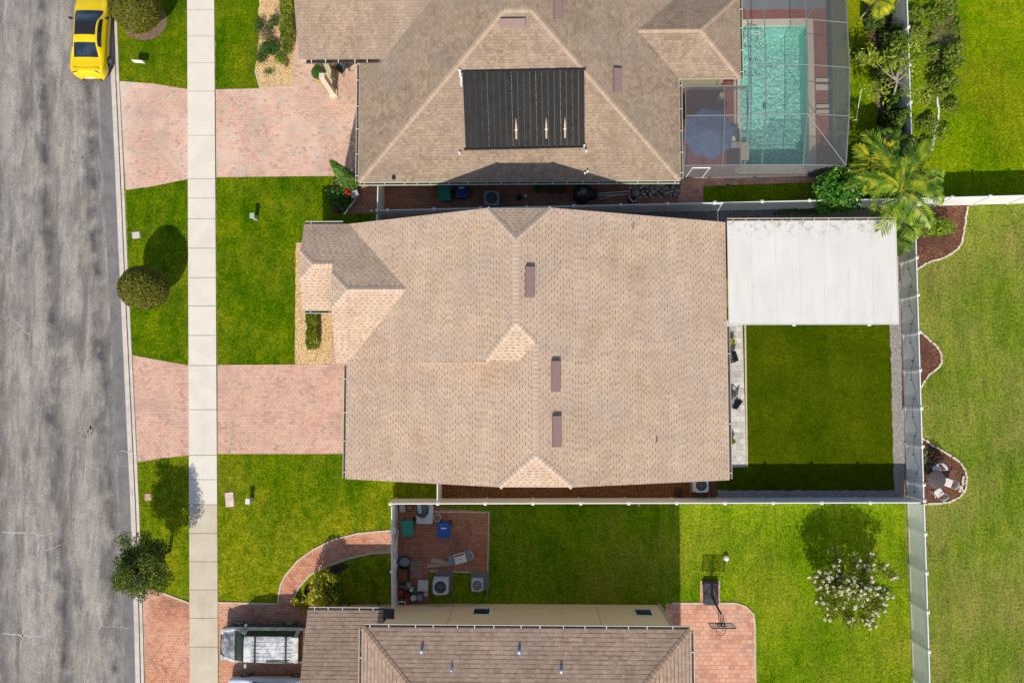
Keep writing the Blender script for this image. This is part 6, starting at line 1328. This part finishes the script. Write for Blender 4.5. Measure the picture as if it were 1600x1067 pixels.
# ---- east terrace of the middle house
def plant(label, px, py, r, m, z=.4):
    p = at(px, py, z); T = shrub('potted_plant', label, 'plant', (p.x, p.y, z), (r, r, .25), 160, .09, m, 5, .3, .1, None, (.3, .02), .4, .28); m_ = MB(); m_.lathe([(.10, 0), (.15, .3), (.13, .3), (.12, .27), (0, .27)], n=14); m_.build('pot', mat('pot_dark', (.05, .045, .04), .6), T)
plant('potted plant on the grey terrace near the white canopy', 1144, 534, .22, L_CROTON); plant('potted plant on the grey terrace near its lower end', 1143, 688, .2, L_LIME)
TERR = mat('wicker_grey', (.09, .09, .095), .7, 0, .3, 10)
def arm_chair(label, px, py, rz, cush=None):
    T = thing('patio_chair', label, 'chair', at(px, py, .45).xy.to_3d(), rz, 'dark chairs on the grey terrace'); m_ = MB(); m_.box((0, 0, .40), (.56, .52, .06), 0, 0, .03); m_.build('seat', cush or TERR, T); m_ = MB(); m_.box((0, .27, .66), (.56, .07, .5), 0, 0, .03, (-.2, 0)); m_.build('backrest', BLACK, T)
    for sg in (1, -1): m_ = MB(); m_.box((sg*.29, 0, .60), (.05, .55, .04), 0, 0, .015); m_.build('armrest', BLACK, T)
    for x_ in (-.26, .26):
        for y_ in (-.23, .25): m_ = MB(); m_.tube([(x_, y_, 0), (x_, y_, .6)], .018, 6); m_.build('leg', BLACK, T)
arm_chair('dark terrace chair half under the eave, lower of the two', 1144.5, 627, -2.2, mat('cushion_grey', (.30, .30, .30), .8)); arm_chair('dark terrace chair almost hidden under the eave near the canopy', 1139, 559, -1.3)
m_ = MB(); c_ = at(1143, 616, .45); m_.box((c_.x-.1, c_.y, .42), (.5, .45, .04), -.3, 0, .01); [m_.tube([(c_.x-.1+a, c_.y+b, 0), (c_.x-.1+a, c_.y+b, .42)], .015, 6) for a, b in ((-.2, -.15), (.2, -.15), (.2, .15), (-.2, .15))]; simple('side_table', 'small dark table between terrace chair and canopy', 'table', m_, [TERR])
m_ = MB(); c_ = at(1060, 769, .05); m_.tube([(c_.x+.17*math.cos(k*.7), c_.y+.2*math.sin(k*.7), .05+.008*k) for k in range(28)], .025, 6); simple('garden_hose', 'coiled black hose on the brown mulch below the middle house', 'hose', m_, [BLACK])
# ---- under the pool enclosure
BLUE = NT('umbrella_blue', .8, .2); BLUE.col(BLUE.ramp(BLUE.noise(3, 4), [(.3, (.07, .12, .23)), (.7, (.12, .18, .30))]))
p = at(1108, 207, 2.3); T = thing('patio_umbrella', 'blue open umbrella under the pool enclosure screen', 'umbrella', (p.x, p.y, 0), .2)
def canopy(r, z, h, n=8):
    m_ = MB()
    for k in range(n):
        a0, a1 = 2*math.pi*k/n, 2*math.pi*(k+1)/n; A = Vector((r*math.cos(a0), r*math.sin(a0), z)); B = Vector((r*math.cos(a1), r*math.sin(a1), z)); M_ = (A+B)/2*.96; M_.z = z+.03; C = Vector((0, 0, z+h)); 
        for q in (.0, .5): 
            A1, B1, M1 = (A.lerp(C, q), B.lerp(C, q), M_.lerp(C, q)); A2, B2, M2 = (A.lerp(C, q+.5), B.lerp(C, q+.5), M_.lerp(C, q+.5)); s_ = .07 if q == 0 else 0; s2_ = .07 if q == 0 else 0
            A1.z += s_*0; 
            for u, v, w2, x2 in ((A1, M1, M2, A2), (M1, B1, B2, M2)): m_.face([u, v, w2, x2] if q == 0 else [u, v, C])
        m_.face([A, B, Vector((B.x, B.y, z-.12)), Vector((A.x, A.y, z-.12))])
    return m_
canopy(1.38, 2.15, .5).build('canopy', BLUE.m, T); m_ = MB(); m_.tube([(0, 0, 0), (0, 0, 2.68)], .02, 8); m_.lathe([(.25, 0), (.25, .06), (.05, .1), (0, .1)], n=16); m_.build('pole', GREYM, T)
m_ = MB(); [m_.tube([(0, 0, 2.6), (1.36*math.cos(2*math.pi*k/8), 1.36*math.sin(2*math.pi*k/8), 2.13)], .008, 4) for k in range(8)]; m_.build('ribs', GREYM, T)
p = at(1146, 212, .72); T = thing('patio_table', 'dark square table by the pool edge beside the blue umbrella', 'table', (p.x, p.y, 0)); m_ = MB(); m_.box((0, 0, .5), (.8, .9, .05), 0, 0, .02); m_.build('table_top', TERR, T); [MB().tube([(x_, y_, 0), (x_, y_, .5)], .02, 6).build('leg', BLACK, T) for x_ in (-.34, .34) for y_ in (-.38, .38)]
small_box('towel', 'white folded towel on the dark table right of the blue umbrella', 'towel', 1145, 217, .53, (.24, .28, .04), .2, WHITE_P, .01)
p = at(1147, 243, .4); T = thing('sun_lounger', 'dark lounger with grey head end at the lower left pool corner', 'sun lounger', (p.x, p.y, 0)); m_ = MB(); m_.box((0, -.1, .38), (.66, 1.1, .08), 0, 0, .03); m_.build('seat', mat('lounger_dark', (.05, .045, .045), .8), T); m_ = MB(); m_.box((0, .55, .5), (.66, .35, .07), 0, 0, .02, (.5, 0)); m_.build('headrest', mat('lounger_grey', (.42, .38, .34), .8), T); m_ = MB(); [m_.box((x_, y_, .18), (.05, .05, .36)) for x_ in (-.3, .3) for y_ in (-.6, .5)]; m_.build('leg', BLACK, T)
small_box('pool_step', 'cream stone block on the pool edge beside the dark lounger', 'block', 1164, 236, -.02, (.42, .95, .16), 0, COPE, .02); small_box('storage_box', 'tan box under the screen above the blue umbrella', 'box', 1126, 152, 0, (.26, .5, .55), -.5, mat('box_tan', (.50, .40, .24), .6), .02)
small_box('white_bench', 'thin white edge of a seat below the blue umbrella', 'bench', 1092, 231, 0, (.3, .08, .45), 0, WHITE_P, .01)
T = thing('pool_handrail', 'white tube handrail on the shallow end of the pool', 'handrail', at(1166, 60).xy.to_3d())
for dy in (.0, -.14): m_ = MB(); m_.tube([(-.1, dy, 0), (-.1, dy, .75), (.05, dy, .86), (.45, dy, .8), (.62, dy-.02, .55), (.66, dy-.02, -.3)], .022, 8); m_.build('rail', WHITE_P, T)
m_ = MB(); a, b = at(1346, 140, 2.2), at(1338.5, 187, .1); m_.tube([(b.x, b.y, 0), (a.x, a.y, 2.2)], .02, 6); m_.tube([(b.x-.15, b.y, .04), (b.x+.15, b.y, .04)], .02, 6); simple('garden_pole', 'thin white pole standing on the lawn right of the pool enclosure', 'pole', m_, [WHITE_P])
# ---- porch of the solar roof house
arm_chair('dark porch chair behind the slanted cream wall of the solar roof house', 532, 106, 2.6); bpy.data.objects[-1] if False else None
arm_chair('second dark porch chair partly under the gutter of the solar roof house', 545, 97, -2.4)
# ---- side yard small items
for i, (px, py, r, lb) in enumerate(((841, 296, .24, 'potted green plant in the side yard beside a black pot'), (861, 297, .22, 'dark pot with a dark plant, third from the blue bin'), (877, 297, .2, 'dark pot with a dark plant nearest the black tank'))):
    p = at(px, py, .5); T = pot(lb, px, py, r*.8, .35, (.03, .03, .03)); quads_obj('foliage', leaf_mesh(clump_pts(140, (0, 0, .5), (r, r, .18), RNG, .1)[0], .09, .3, .4), [L_COVER, L_GREEN][i == 0], T)
cyl_thing('bucket', 'dark round pot with grey lid in the side yard right of the air conditioner', 'bucket', 811, 308, .15, .35, BLACK); cyl_thing('bucket', 'small white round pot in the side yard', 'bucket', 821, 306, .09, .2, WHITE_P)
T = thing('hose_reel', 'oval hose hanger on the shaded wall of the solar roof house, left one', 'hose hanger', (-7.0, 11.0, 1.2)); m_ = MB(); m_.tube([(.3*math.cos(2*math.pi*k/20), .07, .3*math.sin(2*math.pi*k/20)) for k in range(21)], .05, 6); m_.build('hose', BLACK, T)
T = thing('hose_reel', 'oval hose hanger on the shaded wall of the solar roof house, right one', 'hose hanger', (-6.3, 11.0, 1.2)); m_ = MB(); m_.tube([(.26*math.cos(2*math.pi*k/20), .07, .26*math.sin(2*math.pi*k/20)) for k in range(21)], .05, 6); m_.build('hose', BLACK, T)
# ---- front lawns: covers, boxes, lamps, yard sign
UB = mat('cover_concrete', (.60, .55, .48), .85, 0, .12, 6)
def cover_plate(label, px, py, a, b, rz=0, m=None, h=.05): 
    T = thing('utility_cover', label, 'utility cover', at(px, py).xy.to_3d(), rz, 'utility covers in the lawns'); m_ = MB(); m_.box((0, 0, h/2+.01), (a, b, h), 0, 0, .03); m_.build('cover', m or UB, T); m_ = MB(); m_.box((0, 0, .012), (a+.1, b+.1, .015), .1, 0, .03); m_.build('bare_soil', SOIL_L, T)
cover_plate('square pale utility cover on the lawn left of the tree shadow', 213, 367.5, .42, .36, .1); cover_plate('round sandy utility cover on the lawn below the middle driveway apron', 232, 776, .36, .36, 0, mat('cover_sand', (.52, .36, .20), .9, 0, .2, 6))
cover_plate('oval white and tan meter cover on the lawn right of the sidewalk', 359, 780, .46, .78, .08, mat('cover_cream', (.66, .55, .42), .8, 0, .3, 2.2))
def pedestal(label, px, py, c=(.55, .60, .52), h=.75):
    T = thing('utility_pedestal', label, 'utility box', at(px, py, h).xy.to_3d(), 0, 'small utility posts'); m_ = MB(); m_.box((0, 0, h/2), (.20, .24, h), 0, 0, .02); m_.build('cabinet', mat('pedestal_%d' % int(c[0]*99), c, .5), T); m_ = MB(); m_.box((0, 0, h+.02), (.25, .30, .05), 0, 0, .02); m_.build('lid', mat('pedestal_%d' % int(c[0]*99), c, .5), T)
pedestal('pale green utility post on the upper front lawn', 394, 337, (.42, .48, .38), .7); pedestal('white utility post right of the oval meter cover', 387, 783, (.72, .68, .62), .6)
T = thing('yard_sign', 'small white sign standing on the lawn below the upper round tree', 'sign', at(219, 99, .3).xy.to_3d(), -.08); m_ = MB(); m_.box((0, 0, .52), (.60, .02, .40), 0, 0, 0, (-.0, 0)); m_.build('sign_board', WHITE_P, T); m_ = MB(); m_.tube([(-.2, 0, 0), (-.2, 0, .5)], .008, 5); m_.tube([(.2, 0, 0), (.2, 0, .5)], .008, 5); m_.build('stake', GREYM, T)
cyl_thing('solar_globe', 'tiny white light on the grass just below the long south fence', 'garden light', 998, 789, .05, .15, WHITE_P)
cyl_thing('garden_light', 'tiny dark post on the brick strip below the pool enclosure', 'garden light', 1138, 288, .04, .4, BLACK)
# plants hugging the shaded wall by the lower garage
for i, (px, lb) in enumerate(((533, 'small pale sprig by the wall right of the yellow shrub'), (545, 'short dark sprig growing against the garage wall'), (592, 'leaning green sprig near the white fence by the garage wall'))):
    p = at(px, 942, .2); shrub('garden_plant', lb, 'plant', (p.x, p.y, .2), (.1, .12, .18), 26, .06, L_GREEN, 0, .3, .1, 'sprigs by the garage wall', (.15, .01))
